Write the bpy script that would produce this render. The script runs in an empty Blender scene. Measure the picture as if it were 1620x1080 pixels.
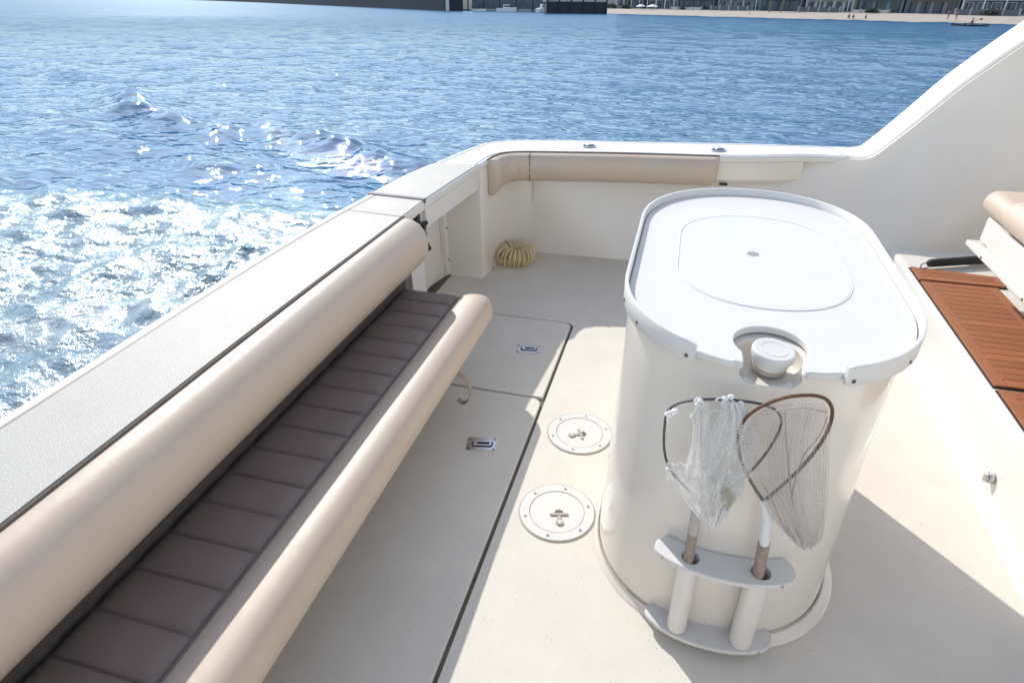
import bpy, bmesh, math, random
import numpy as np
from mathutils import Vector, Matrix, noise
random.seed(4)
S = bpy.context.scene
COL = S.collection
# ------------------------------------------------------------------ camera, sky, sun, exposure
# Boat frame: x forward, y to port, z up from the cockpit sole (metres). The boat trims a little on the water.
W = Matrix(((0.99995, 0, -0.010), (0, 0.9995, -0.031), (0.010, 0.031, 0.9995)))
q = W.to_quaternion(); q.normalize(); W = q.to_matrix()
EYE = 1.7            # eye above the sole
EYEW = 2.4           # eye above the water
BOAT = Matrix.Translation((0, 0, EYEW)) @ W.to_4x4() @ Matrix.Translation((0, 0, -EYE))
yaw, pit, rol = -0.2742, 0.5382, -0.009
fw = Vector((math.sin(yaw)*math.cos(pit), math.cos(yaw)*math.cos(pit), -math.sin(pit)))
r0 = Vector((math.cos(yaw), -math.sin(yaw), 0)); u0 = r0.cross(fw)
cr = r0*math.cos(rol) + u0*math.sin(rol); cu = -r0*math.sin(rol) + u0*math.cos(rol)
cam = bpy.data.objects.new('camera', bpy.data.cameras.new('camera')); COL.objects.link(cam)
rot = Matrix((cr, cu, -fw)).transposed()
cam.matrix_world = Matrix.Translation((0, 0, EYEW)) @ (W @ rot).to_4x4()
cam.data.sensor_width = 36; cam.data.lens = 36*955/1620
cam.data.clip_start = 0.05; cam.data.clip_end = 6000
S.camera = cam
sun_dir = W @ Vector((-.648, .762, .714)).normalized()
elev = math.asin(sun_dir.z); azi = math.atan2(sun_dir.x, sun_dir.y)
wd = bpy.data.worlds.new('World'); S.world = wd; wd.use_nodes = True
nt = wd.node_tree; bgn = nt.nodes['Background']
sk = nt.nodes.new('ShaderNodeTexSky'); sk.sky_type = 'NISHITA'; sk.sun_disc = False
sk.sun_elevation = elev; sk.sun_rotation = azi
sk.air_density = 0.8; sk.dust_density = 0.2; sk.ozone_density = 1.0
hsv = nt.nodes.new('ShaderNodeHueSaturation'); hsv.inputs['Saturation'].default_value = .62
nt.links.new(sk.outputs[0], hsv.inputs['Color']); nt.links.new(hsv.outputs[0], bgn.inputs[0]); bgn.inputs[1].default_value = 0.15
sl = bpy.data.lights.new('sun', 'SUN'); sl.energy = 2.35; sl.angle = math.radians(.5); sl.color = (1, .96, .905)
sun = bpy.data.objects.new('sun', sl); COL.objects.link(sun)
sun.rotation_euler = sun_dir.to_track_quat('Z', 'Y').to_euler(); sun.location = (-20, 20, 30)
S.view_settings.view_transform = 'Standard'; S.view_settings.look = 'None'
S.view_settings.exposure = 0.87; S.view_settings.gamma = 1
S.cycles.max_bounces = 8; S.cycles.diffuse_bounces = 4; S.cycles.glossy_bounces = 4
S.cycles.transparent_max_bounces = 12

# ------------------------------------------------------------------ materials
def mat(name, col, rough=.5, var=.0, vscale=3., bump=0., bscale=200., metal=0., coat=0., spec=.5, col2=None, wr=0., wscale=6., speck=None, sscale=300., sthr=.7):
    m = bpy.data.materials.new(name); m.use_nodes = True
    n = m.node_tree; b = n.nodes['Principled BSDF']; L = n.links
    b.inputs['Base Color'].default_value = (*col, 1); b.inputs['Roughness'].default_value = rough
    b.inputs['Metallic'].default_value = metal; b.inputs['Coat Weight'].default_value = coat
    b.inputs['Coat Roughness'].default_value = .12
    b.inputs['Specular IOR Level'].default_value = spec
    tc = n.nodes.new('ShaderNodeTexCoord')
    if var > 0:
        t = n.nodes.new('ShaderNodeTexNoise'); t.inputs['Scale'].default_value = vscale; t.inputs['Detail'].default_value = 6
        t.inputs['Roughness'].default_value = .62
        L.new(tc.outputs['Object'], t.inputs['Vector'])
        mr = n.nodes.new('ShaderNodeMapRange'); mr.inputs[1].default_value = .3; mr.inputs[2].default_value = .7
        L.new(t.outputs['Fac'], mr.inputs[0])
        mx = n.nodes.new('ShaderNodeMix'); mx.data_type = 'RGBA'
        mx.inputs[6].default_value = (*col, 1)
        c2 = col2 or tuple(c*(1-var) for c in col); mx.inputs[7].default_value = (*c2, 1)
        L.new(mr.outputs[0], mx.inputs[0]); L.new(mx.outputs[2], b.inputs['Base Color'])
    if speck:
        src = b.inputs['Base Color'].links[0].from_socket if b.inputs['Base Color'].links else None
        t = n.nodes.new('ShaderNodeTexNoise'); t.inputs['Scale'].default_value = sscale; t.inputs['Detail'].default_value = 2
        L.new(tc.outputs['Object'], t.inputs['Vector'])
        mr = n.nodes.new('ShaderNodeMapRange'); mr.inputs[1].default_value = sthr; mr.inputs[2].default_value = sthr+.06
        L.new(t.outputs['Fac'], mr.inputs[0])
        mx = n.nodes.new('ShaderNodeMix'); mx.data_type = 'RGBA'
        if src: L.new(src, mx.inputs[6])
        else: mx.inputs[6].default_value = (*col, 1)
        mx.inputs[7].default_value = (*speck, 1)
        L.new(mr.outputs[0], mx.inputs[0]); L.new(mx.outputs[2], b.inputs['Base Color'])
    last = None
    if bump > 0:
        t = n.nodes.new('ShaderNodeTexNoise'); t.inputs['Scale'].default_value = bscale; t.inputs['Detail'].default_value = 3
        L.new(tc.outputs['Object'], t.inputs['Vector'])
        bp = n.nodes.new('ShaderNodeBump'); bp.inputs['Strength'].default_value = bump; bp.inputs['Distance'].default_value = .002
        L.new(t.outputs['Fac'], bp.inputs['Height']); last = bp
    if wr > 0:
        t = n.nodes.new('ShaderNodeTexNoise'); t.inputs['Scale'].default_value = wscale; t.inputs['Detail'].default_value = 3
        L.new(tc.outputs['Object'], t.inputs['Vector'])
        bp = n.nodes.new('ShaderNodeBump'); bp.inputs['Strength'].default_value = wr; bp.inputs['Distance'].default_value = .02
        L.new(t.outputs['Fac'], bp.inputs['Height'])
        if last: L.new(last.outputs[0], bp.inputs['Normal'])
        last = bp
    if last: L.new(last.outputs[0], b.inputs['Normal'])
    return m

GEL = mat('gelcoat', (.80, .745, .655), .22, var=.05, vscale=2.5, coat=.5, wr=.04, wscale=3)
GELW = mat('gelcoat_white', (.77, .735, .675), .3, var=.03, vscale=4, coat=.4)
POLY = mat('white_polymer', (.70, .685, .65), .42, var=.02, vscale=6, bump=.05, bscale=900)
NONSKID = mat('nonskid_deck', (.76, .705, .61), .72, var=.09, vscale=4.5, bump=.8, bscale=330, spec=.3, speck=(.50,.44,.36), sscale=75, sthr=.70)
NONSKIDG = mat('nonskid_cap', (.475, .455, .40), .6, var=.08, vscale=5, bump=.6, bscale=260, spec=.5, speck=(.66,.65,.62), sscale=240, sthr=.60)
VINYL = mat('tan_vinyl', (.59, .475, .37), .42, var=.05, vscale=5, bump=.25, bscale=700, wr=.10, wscale=9)
VINYLD = mat('taupe_seat_fabric', (.235, .172, .145), .6, var=.10, vscale=7, bump=.4, bscale=900, wr=.15, wscale=12)
GASKET = mat('gasket', (.09, .08, .07), .7)
DIRT = mat('grimy_edge', (.16, .13, .10), .8, var=.3, vscale=30)
BLACK = mat('black_rubber', (.018, .018, .02), .6, bump=.2, bscale=300)
CHROME = mat('stainless', (.55, .55, .56), .22, metal=1, bump=.1, bscale=80)
TABBE = mat('beige_latch', (.42, .36, .29), .5)
PLATE = mat('plate_plastic', (.70, .68, .62), .45, var=.04, vscale=20, bump=.15, bscale=500)
HOSE = mat('hose_plastic', (.78, .62, .33), .4, var=.12, vscale=20)
WOOD = mat('weathered_handle', (.40, .32, .25), .7, var=.45, vscale=60, bump=.4, bscale=200)
ALU = mat('painted_handle', (.72, .73, .74), .35)
TAPE = mat('worn_tape', (.55, .52, .47), .6, var=.3, vscale=50)
HOOPB = mat('dark_hoop', (.02, .025, .04), .5, var=.5, vscale=120, col2=(.12, .12, .12))
HOOPR = mat('braided_hoop', (.20, .085, .03), .55, var=.9, vscale=260, col2=(.03, .02, .015))
NETW = mat('white_twine', (.82, .80, .76), .8)
NETG = mat('grey_twine', (.50, .45, .42), .8)
NETY = mat('green_twine', (.50, .49, .32), .8)
DARKV = mat('hinge_dark_grey', (.13, .12, .13), .6)  # one even dark grey: door hinge, latch block, backrest backing, seat base board

def teak_mat():
    m = mat('teak', (.46, .175, .075), .5, bump=.2, bscale=300)
    n = m.node_tree; L = n.links; b = n.nodes['Principled BSDF']
    tc = n.nodes.new('ShaderNodeTexCoord'); mp = n.nodes.new('ShaderNodeMapping')
    mp.inputs['Scale'].default_value = (4, 60, 20); L.new(tc.outputs['Object'], mp.inputs[0])
    t = n.nodes.new('ShaderNodeTexNoise'); t.inputs['Scale'].default_value = 2; t.inputs['Detail'].default_value = 6
    L.new(mp.outputs[0], t.inputs[0])
    mx = n.nodes.new('ShaderNodeMix'); mx.data_type = 'RGBA'
    mx.inputs[6].default_value = (.44, .17, .07, 1); mx.inputs[7].default_value = (.27, .095, .04, 1)
    ge = n.nodes.new('ShaderNodeNewGeometry'); mv = n.nodes.new('ShaderNodeHueSaturation'); mrr = n.nodes.new('ShaderNodeMapRange')
    mrr.inputs[3].default_value = .86; mrr.inputs[4].default_value = 1.1; L.new(ge.outputs['Random Per Island'], mrr.inputs[0]); L.new(mrr.outputs[0], mv.inputs['Value'])
    L.new(t.outputs[0], mx.inputs[0]); L.new(mx.outputs[2], mv.inputs['Color']); L.new(mv.outputs[0], b.inputs['Base Color'])
    return m
TEAK = teak_mat()

# ------------------------------------------------------------------ mesh helpers (boat coordinates)
class MB:
    def __init__(s): s.v = []; s.f = []
    def add(s, v, f):
        k = len(s.v); s.v += [tuple(p) for p in v]; s.f += [tuple(i+k for i in q) for q in f]; return s
    def box(s, a, b, rz=0., c=None):
        x0, y0, z0 = a; x1, y1, z1 = b
        v = [(x0,y0,z0),(x1,y0,z0),(x1,y1,z0),(x0,y1,z0),(x0,y0,z1),(x1,y0,z1),(x1,y1,z1),(x0,y1,z1)]
        if rz:
            cx, cy = c or ((x0+x1)/2, (y0+y1)/2); co, si = math.cos(rz), math.sin(rz)
            v = [(cx+(p[0]-cx)*co-(p[1]-cy)*si, cy+(p[0]-cx)*si+(p[1]-cy)*co, p[2]) for p in v]
        return s.add(v, [(0,3,2,1),(4,5,6,7),(0,1,5,4),(1,2,6,5),(2,3,7,6),(3,0,4,7)])
    def prism(s, poly, z0, z1):
        n = len(poly)
        v = [(p[0],p[1],z0) for p in poly]+[(p[0],p[1],z1) for p in poly]
        return s.add(v, [tuple(range(n-1,-1,-1)), tuple(range(n,2*n))]+[(i,(i+1)%n,n+(i+1)%n,n+i) for i in range(n)])
    def loft(s, secs, closed=True, caps=True):
        n = len(secs[0]); v = [p for sec in secs for p in sec]; f = []
        for i in range(len(secs)-1):
            for j in range(n if closed else n-1):
                a = i*n+j; b = i*n+(j+1) % n
                f.append((a, b, b+n, a+n))
        if caps and closed:
            f.append(tuple(range(n-1,-1,-1))); f.append(tuple(range((len(secs)-1)*n, len(secs)*n)))
        return s.add(v, f)
    def tube(s, path, r, n=10, caps=True, closed=False):
        P = [Vector(p) for p in path]; secs = []; up = None
        m = len(P)
        for i, p in enumerate(P):
            if closed: t = P[(i+1) % m]-P[i-1]
            else: t = P[min(i+1, m-1)]-P[max(i-1, 0)]
            t.normalize()
            if up is None:
                up = t.orthogonal().normalized()
            up = (up - t*up.dot(t)).normalized(); w = t.cross(up)
            rr = r[i] if isinstance(r, (list, tuple)) else r
            secs.append([tuple(p+up*math.cos(2*math.pi*k/n)*rr+w*math.sin(2*math.pi*k/n)*rr) for k in range(n)])
        if closed: secs.append(secs[0]); caps = False
        return s.loft(secs, True, caps)
    def cyl(s, c, r, z0, z1, n=24, r1=None):
        r1 = r if r1 is None else r1
        return s.loft([[(c[0]+r*math.cos(2*math.pi*k/n), c[1]+r*math.sin(2*math.pi*k/n), z0) for k in range(n)],
                       [(c[0]+r1*math.cos(2*math.pi*k/n), c[1]+r1*math.sin(2*math.pi*k/n), z1) for k in range(n)]])
    def ball(s, c, r, n=8, sq=(1,1,1)):
        secs = []
        for i in range(1, n):
            a = math.pi*i/n
            secs.append([(c[0]+r*sq[0]*math.sin(a)*math.cos(2*math.pi*k/(n*2)), c[1]+r*sq[1]*math.sin(a)*math.sin(2*math.pi*k/(n*2)), c[2]-r*sq[2]*math.cos(a)) for k in range(n*2)])
        return s.loft(secs)
    def mesh(s, name, off=(0,0,0), smooth=35):
        me = bpy.data.meshes.new(name)
        o = Vector(off)
        me.from_pydata([tuple(Vector(p)-o) for p in s.v], [], s.f); me.validate(); me.update()
        bm = bmesh.new(); bm.from_mesh(me); bmesh.ops.remove_doubles(bm, verts=bm.verts, dist=1e-6)
        bmesh.ops.recalc_face_normals(bm, faces=bm.faces); bm.to_mesh(me); bm.free()
        if smooth:
            for p in me.polygons: p.use_smooth = True
            me.set_sharp_from_angle(angle=math.radians(smooth))
        return me

LOC = {}
boat_roots = []
def tag(o, label=None, cat=None, group=None, kind=None):
    if label: o['label'] = label
    if cat: o['category'] = cat
    if group: o['group'] = group
    if kind: o['kind'] = kind
    return o
def thing(name, label, cat, loc, group=None, boat=True):
    o = bpy.data.objects.new(name, None); COL.objects.link(o); o.location = loc; o.empty_display_size = .1
    LOC[o.name] = Vector(loc); tag(o, label, cat, group)
    if boat: boat_roots.append(o)
    return o
def obj(name, mb, m, parent=None, bevel=0, smooth=35, loc=None, boat=True, seg=2):
    off = LOC[parent.name] if parent else Vector(loc or (0,0,0))
    me = mb.mesh(name, off, smooth)
    o = bpy.data.objects.new(name, me); COL.objects.link(o); me.materials.append(m)
    LOC[o.name] = off
    if parent:
        o.parent = parent
    else:
        o.location = off
        if boat: boat_roots.append(o)
    if bevel:
        b = o.modifiers.new('bevel', 'BEVEL'); b.width = bevel; b.segments = seg; b.limit_method = 'ANGLE'; b.angle_limit = math.radians(40)
        b.harden_normals = False
    return o
def sub(name, mb, m, part, **k):       # a sub-part: same origin as the part it belongs to
    return obj(name, mb, m, part, **k)
def interp(pl, n):                      # smooth resampling of a polyline (Catmull-Rom, chord parameter)
    P = [Vector(p) for p in pl]; d = [0]
    for a, b in zip(P, P[1:]): d.append(d[-1]+(b-a).length)
    out = []
    for k in range(n):
        t = d[-1]*k/(n-1); i = 0
        while i < len(P)-2 and d[i+1] < t: i += 1
        u = (t-d[i])/max(1e-9, d[i+1]-d[i])
        p0 = P[max(i-1,0)]; p1 = P[i]; p2 = P[i+1]; p3 = P[min(i+2, len(P)-1)]
        m1 = (p2-p0)*.5; m2 = (p3-p1)*.5
        if i > 0: m1 = (p2-p0)*((d[i+1]-d[i])/max(1e-9, d[i+1]-d[i-1]))
        else: m1 = p2-p1
        if i+2 < len(P): m2 = (p3-p1)*((d[i+1]-d[i])/max(1e-9, d[i+2]-d[i]))
        else: m2 = p2-p1
        out.append(p1*(2*u**3-3*u*u+1)+m1*(u**3-2*u*u+u)+p2*(-2*u**3+3*u*u)+m2*(u**3-u*u))
    return out
def lin(pl, x):                         # piecewise linear table
    if x <= pl[0][0]: return pl[0][1]
    for (a, b), (c, d) in zip(pl, pl[1:]):
        if x <= c: return b+(d-b)*(x-a)/(c-a)
    return pl[-1][1]
def sm(a, b, x):
    t = max(0, min(1, (x-a)/(b-a))); return t*t*(3-2*t)

# ------------------------------------------------------------------ water (world frame)
def water():
    rng = np.random.RandomState(7)
    fine = np.radians(np.arange(-62, 38, .17)); coarse = np.radians(np.arange(38, 298, 4.))
    ang = np.concatenate([fine, coarse])            # azimuth from +y toward +x
    rad = np.concatenate([[0.0], np.geomspace(2.0, 420, 560), np.geomspace(460, 5000, 20)])
    A, Rr = np.meshgrid(ang, rad)
    X = Rr*np.sin(A); Y = Rr*np.cos(A)
    Z = np.zeros_like(X)
    cell = np.maximum(Rr*.0035, Rr*np.radians(.17))*1.2 + .012
    wind = math.radians(205)
    for lam, amp, spread, cnt in ((9, .035, .5, 6), (5, .03, .6, 7), (2.8, .020, .8, 10), (1.5, .012, .9, 14), (.8, .0068, 1.1, 18), (.45, .0040, 1.3, 20), (.26, .0022, 1.5, 18)):
        for _ in range(cnt):
            l = lam*rng.uniform(.72, 1.35); th = wind+rng.normal(0, spread); k = 2*np.pi/l
            ph = rng.uniform(0, 6.28)
            fade = np.clip((l/cell-2.5)/3, 0, 1)
            p = k*(X*np.sin(th)+Y*np.cos(th))+ph
            # group envelope so the pattern never looks periodic
            e = .6+.4*np.sin(k*.13*(X*np.cos(th+1)+Y*np.sin(th+1))+ph*3)
            Z += fade*e*amp*(.92 if lam < 1 else .95)*rng.uniform(.5, 1.1)*(np.sin(p)+.22*np.sin(2*p+.4))/math.sqrt(cnt)*1.7
    # diverging wake crests
    def ridge(x0, y0, x1, y1, h, w):
        d = np.array([x1-x0, y1-y0], float); ln = np.hypot(*d); d /= ln; nx, ny = -d[1], d[0]
        t = (X-x0)*d[0]+(Y-y0)*d[1]; s = (X-x0)*nx+(Y-y0)*ny
        bend = .25*np.sin(t*.9)+.1*np.sin(t*2.3)
        s = s-bend
        env = np.exp(-((t-ln/2)/(ln*.55))**2)
        prof = np.where(s > 0, np.exp(-(s/w)**2), np.exp(-(s/(w*1.9))**2))
        rough = 1+.35*np.sin(t*2.9+s*1.3)+.22*np.sin(t*6.1-s*4)+.12*np.sin(t*13+s*7)
        return h*env*rough*(prof*1.15-.35*np.exp(-((s+w*2.2)/(w*1.8))**2))
    Z += ridge(-17, 15.6, -9.4, 10.6, .17, .36)+ridge(-9.2, 11.3, -3.8, 9.5, .17, .34)
    Z += ridge(-22, 14.5, -12, 10.2, .08, .5)+ridge(-12.5, 9.6, -5.0, 8.4, .08, .35)+ridge(-26, 21, -17, 17, .08, .5)
    # churned water behind the stern
    near = 1/(1+np.exp((Y-6.3-.06*np.abs(X)-.7*np.sin(X*.7)+.3*np.sin(X*2.1))/.35))*(X < -1.2)
    for lam, amp, cnt in ((1.1, .022, 14), (.55, .015, 16), (.3, .009, 18), (.17, .005, 18)):
        for _ in range(cnt):
            l = lam*rng.uniform(.7, 1.4); th = rng.uniform(0, 6.28); k = 2*np.pi/l
            fade = np.clip((l/cell-2.2)/3, 0, 1)
            Z += near*fade*amp*.62*np.sin(k*(X*np.sin(th)+Y*np.cos(th))+rng.uniform(0, 6.28)+1.3*np.sin(.9*X+1.7*Y))/math.sqrt(cnt)*2.2
    # water is held below the hull
    na, nr = len(ang), len(rad)
    V = np.stack([X, Y, Z], -1).reshape(-1, 3)
    i = np.arange(nr-1)[:, None]; j = np.arange(na)[None, :]; j2 = (j+1) % na
    F = np.stack([i*na+j, i*na+j2, (i+1)*na+j2, (i+1)*na+j], -1).reshape(-1, 4)[:, ::-1]
    me = bpy.data.meshes.new('water')
    me.vertices.add(len(V)); me.vertices.foreach_set('co', V.astype('f').ravel())
    me.loops.add(F.size); me.loops.foreach_set('vertex_index', F.astype('i').ravel())
    me.polygons.add(len(F)); me.polygons.foreach_set('loop_start', np.arange(0, F.size, 4, dtype='i'))
    me.polygons.foreach_set('loop_total', np.full(len(F), 4, dtype='i'))
    me.polygons.foreach_set('use_smooth', np.ones(len(F), dtype=bool))
    me.update(calc_edges=True); me.validate()
    o = bpy.data.objects.new('water', me); COL.objects.link(o); o['kind'] = 'structure'
    m = bpy.data.materials.new('sea'); m.use_nodes = True; me.materials.append(m)
    n = m.node_tree; L = n.links; b = n.nodes['Principled BSDF']; out = n.nodes['Material Output']
    b.inputs['IOR'].default_value = 1.333
    tc = n.nodes.new('ShaderNodeTexCoord'); geo = n.nodes.new('ShaderNodeNewGeometry')
    sep = n.nodes.new('ShaderNodeSeparateXYZ'); L.new(tc.outputs['Object'], sep.inputs[0])
    def noi(scale, det=4, rough=.6, sc=None, dist=0):
        t = n.nodes.new('ShaderNodeTexNoise'); t.inputs['Scale'].default_value = scale; t.inputs['Detail'].default_value = det
        t.inputs['Roughness'].default_value = rough; t.inputs['Distortion'].default_value = dist
        if sc:
            mp = n.nodes.new('ShaderNodeMapping'); mp.inputs['Scale'].default_value = sc; mp.inputs['Rotation'].default_value = (0,0,.35)
            L.new(tc.outputs['Object'], mp.inputs[0]); L.new(mp.outputs[0], t.inputs[0])
        else: L.new(tc.outputs['Object'], t.inputs[0])
        return t.outputs[0]
    def mth(op, a, b_=None, c=None):
        t = n.nodes.new('ShaderNodeMath'); t.operation = op
        for k, x in enumerate((a, b_, c)):
            if x is None: continue
            if isinstance(x, (int, float)): t.inputs[k].default_value = x
            else: L.new(x, t.inputs[k])
        return t.outputs[0]
    def mr(x, a, b_, c=0, d=1, st=True):
        t = n.nodes.new('ShaderNodeMapRange'); t.inputs[1].default_value = a; t.inputs[2].default_value = b_
        t.inputs[3].default_value = c; t.inputs[4].default_value = d
        if st: t.interpolation_type = 'SMOOTHSTEP'
        L.new(x, t.inputs[0]); return t.outputs[0]
    # foam field
    edge = mth('ADD', sep.outputs['Y'], mth('MULTIPLY', mth('SUBTRACT', noi(.5, 5), .5), 3.0))
    zone = mth('MULTIPLY', mr(edge, 7.6, 6.0), mr(sep.outputs['X'], -1.0, -1.8))
    f1 = noi(2.2, 10, .80, (.6, 1, 1), .6); f2 = noi(26, 6, .8, None, .4)
    ff = mth('ADD', mth('MULTIPLY', f1, .54), mth('MULTIPLY', f2, .46))
    thr = mth('SUBTRACT', ff, mth('MULTIPLY', mth('SUBTRACT', 1.0, zone), .35))
    foam = mth('MULTIPLY', mr(thr, .40, .64), mr(zone, 0, .25))
    # colours
    mx = n.nodes.new('ShaderNodeMix'); mx.data_type = 'RGBA'
    mx.inputs[6].default_value = (.005, .070, .155, 1); mx.inputs[7].default_value = (.085, .17, .195, 1)
    L.new(zone, mx.inputs[0])
    mx2 = n.nodes.new('ShaderNodeMix'); mx2.data_type = 'RGBA'; mx2.inputs[7].default_value = (.50, .54, .55, 1)
    L.new(mx.outputs[2], mx2.inputs[6]); L.new(foam, mx2.inputs[0])
    L.new(mx2.outputs[2], b.inputs['Base Color'])
    ln_ = n.nodes.new('ShaderNodeVectorMath'); ln_.operation = 'LENGTH'; L.new(tc.outputs['Object'], ln_.inputs[0])
    dist = ln_.outputs['Value']
    far = mr(dist, 22, 130, 0, 1, False)          # waves too small to model at range roughen the surface instead
    L.new(mth('MAXIMUM', mth('MULTIPLY', far, .20), mr(foam, 0, 1, .03, .5)), b.inputs['Roughness'])
    # ripples below the mesh resolution
    h1 = noi(2.0, 1.6, .5, (1, 2.1, 1)); h2 = noi(7, 1.5, .5, (1, 1.6, 1))
    bp = n.nodes.new('ShaderNodeBump'); bp.inputs['Distance'].default_value = .16; calm = mr(dist, 7, 60, .92, .50); L.new(mth('MULTIPLY', calm, .50), bp.inputs['Strength'])
    L.new(h1, bp.inputs['Height'])
    bp2 = n.nodes.new('ShaderNodeBump'); bp2.inputs['Distance'].default_value = .04; L.new(mth('MULTIPLY', mr(dist, 6, 17, 1, 0), .42), bp2.inputs['Strength'])
    L.new(h2, bp2.inputs['Height']); L.new(bp.outputs[0], bp2.inputs['Normal'])
    bp3 = n.nodes.new('ShaderNodeBump'); bp3.inputs['Distance'].default_value = .05
    L.new(mth('MULTIPLY', zone, .55), bp3.inputs['Strength'])
    L.new(noi(14, 3, .6), bp3.inputs['Height']); L.new(bp2.outputs[0], bp3.inputs['Normal'])
    # body colour under a glossy skin; steep wavelets hide one another at range, so reflectance levels off
    df = n.nodes.new('ShaderNodeBsdfDiffuse'); gl = n.nodes.new('ShaderNodeBsdfGlossy'); gl.inputs['Color'].default_value = (.80, .92, 1, 1); mxs = n.nodes.new('ShaderNodeMixShader')
    fr = n.nodes.new('ShaderNodeFresnel'); fr.inputs['IOR'].default_value = 1.333
    for q_ in (df, gl, fr): L.new(bp3.outputs[0], q_.inputs['Normal'])
    L.new(mx2.outputs[2], df.inputs['Color'])
    L.new(b.inputs['Roughness'].links[0].from_socket, gl.inputs['Roughness'])
    cap = mr(dist, 8, 90, .30, .19)
    L.new(mth('MULTIPLY', mth('MINIMUM', fr.outputs[0], cap), mth('SUBTRACT', 1.0, mth('MULTIPLY', foam, .93))), mxs.inputs[0]); L.new(df.outputs[0], mxs.inputs[1]); L.new(gl.outputs[0], mxs.inputs[2])
    L.new(mxs.outputs[0], out.inputs['Surface']); n.nodes.remove(b)
water()

# ------------------------------------------------------------------ the deck (sole)
def rrect(x0, y0, x1, y1, r, n=6, corners=(1,1,1,1)):
    P = []
    for (cx, cy, a0, on) in ((x1-r, y0+r, -90, corners[0]), (x1-r, y1-r, 0, corners[1]), (x0+r, y1-r, 90, corners[2]), (x0+r, y0+r, 180, corners[3])):
        if on:
            for k in range(n+1):
                a = math.radians(a0+90*k/n); P.append((cx+r*math.cos(a), cy+r*math.sin(a)))
        else:
            P.append({-90:(x1,y0), 0:(x1,y1), 90:(x0,y1), 180:(x0,y0)}[a0])
    return P
HX0, HX1, HY0, HY1 = -1.06, -.475, .12, 3.03
def fillpoly(outer, hole, z):
    bm = bmesh.new(); ed = []
    for lp in (outer, hole):
        vs = [bm.verts.new((*p, z)) for p in lp]
        for i in range(len(vs)): ed.append(bm.edges.new((vs[i], vs[(i+1) % len(vs)])))
    bmesh.ops.triangle_fill(bm, use_beauty=True, use_dissolve=False, edges=ed)
    bm.verts.index_update()
    mb = MB(); mb.add([v.co[:] for v in bm.verts], [[v.index for v in f.verts] for f in bm.faces]); bm.free(); return mb
hole = rrect(HX0, HY0, HX1, HY1, .05)
d = fillpoly([(-1.60,-.7),(1.35,-.7),(1.35,4.2),(-1.60,4.2)], hole, 0)
n0 = len(hole)
d.add([(*p, 0) for p in hole]+[(*p, -.03) for p in hole], [(i,(i+1)%n0,n0+(i+1)%n0,n0+i) for i in range(n0)])
deck = obj('deck', d, NONSKID, smooth=0); tag(deck, kind='structure')
gk = MB().box((HX0-.03, HY0-.03, -.05), (HX1+.03, HY1+.03, -.012)); gk = obj('hatch_gutter', gk, mat('gutter', (.20,.165,.125), .8, var=.4, vscale=14)); tag(gk, kind='structure')

def hatch(y0, y1, lab, lx, ly, la, corner):
    t = thing('deck_hatch', lab, 'hatch', ((HX0+HX1)/2, (y0+y1)/2, -.01), 'hatch lids in the cockpit deck')
    obj('lid', MB().prism(rrect(HX0+.007, y0, HX1-.016, y1, .045, corners=corner), -.03, .0015), NONSKID, t, bevel=.004)
    # flush lift latch
    def P(x, y, z): 
        c, s_ = math.cos(la), math.sin(la); return (lx+x*c-y*s_, ly+x*s_+y*c, z)
    def slab(pl, z0, z1):
        m = MB(); m.prism([P(a, b, 0)[:2] for a, b in pl], z0, z1); return m
    pl = obj('latch_plate', slab(rrect(-.062, -.041, .062, .041, .014), .0012, .0045), CHROME, t, bevel=.001)
    sub('recess', slab(rrect(-.042, -.019, .048, .019, .01), .0047, .0052), BLACK, pl)
    m = MB()
    for sy in (-1, 1): m.prism([P(a, b, 0)[:2] for a, b in rrect(-.02, sy*.011-.004, .04, sy*.011+.004, .003)], .0055, .0105)
    m.prism([P(a, b, 0)[:2] for a, b in rrect(-.036, -.016, -.018, .016, .004)], .0055, .0115)
    m.prism([P(a, b, 0)[:2] for a, b in rrect(.032, -.013, .043, .013, .004)], .0055, .010)
    sub('lift_ring', m, CHROME, pl, bevel=.001)
    for a, b in ((-.054, -.033), (-.054, .033), (.054, -.033), (.054, .033)):
        p = P(a, b, 0); sub('screw', MB().cyl(p, .0042, .0045, .0062, 10), DIRT, pl)
hatch(2.277, HY1-.009, 'shorter far hatch lid in the deck, with a chrome latch in the shade', -.663, 2.682, .15, (0,1,0,0))
hatch(HY0+.009, 2.263, 'long near hatch lid in the deck beside the bench seat, with a chrome latch', -.668, 1.88, .20, (1,1,0,0))

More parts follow.
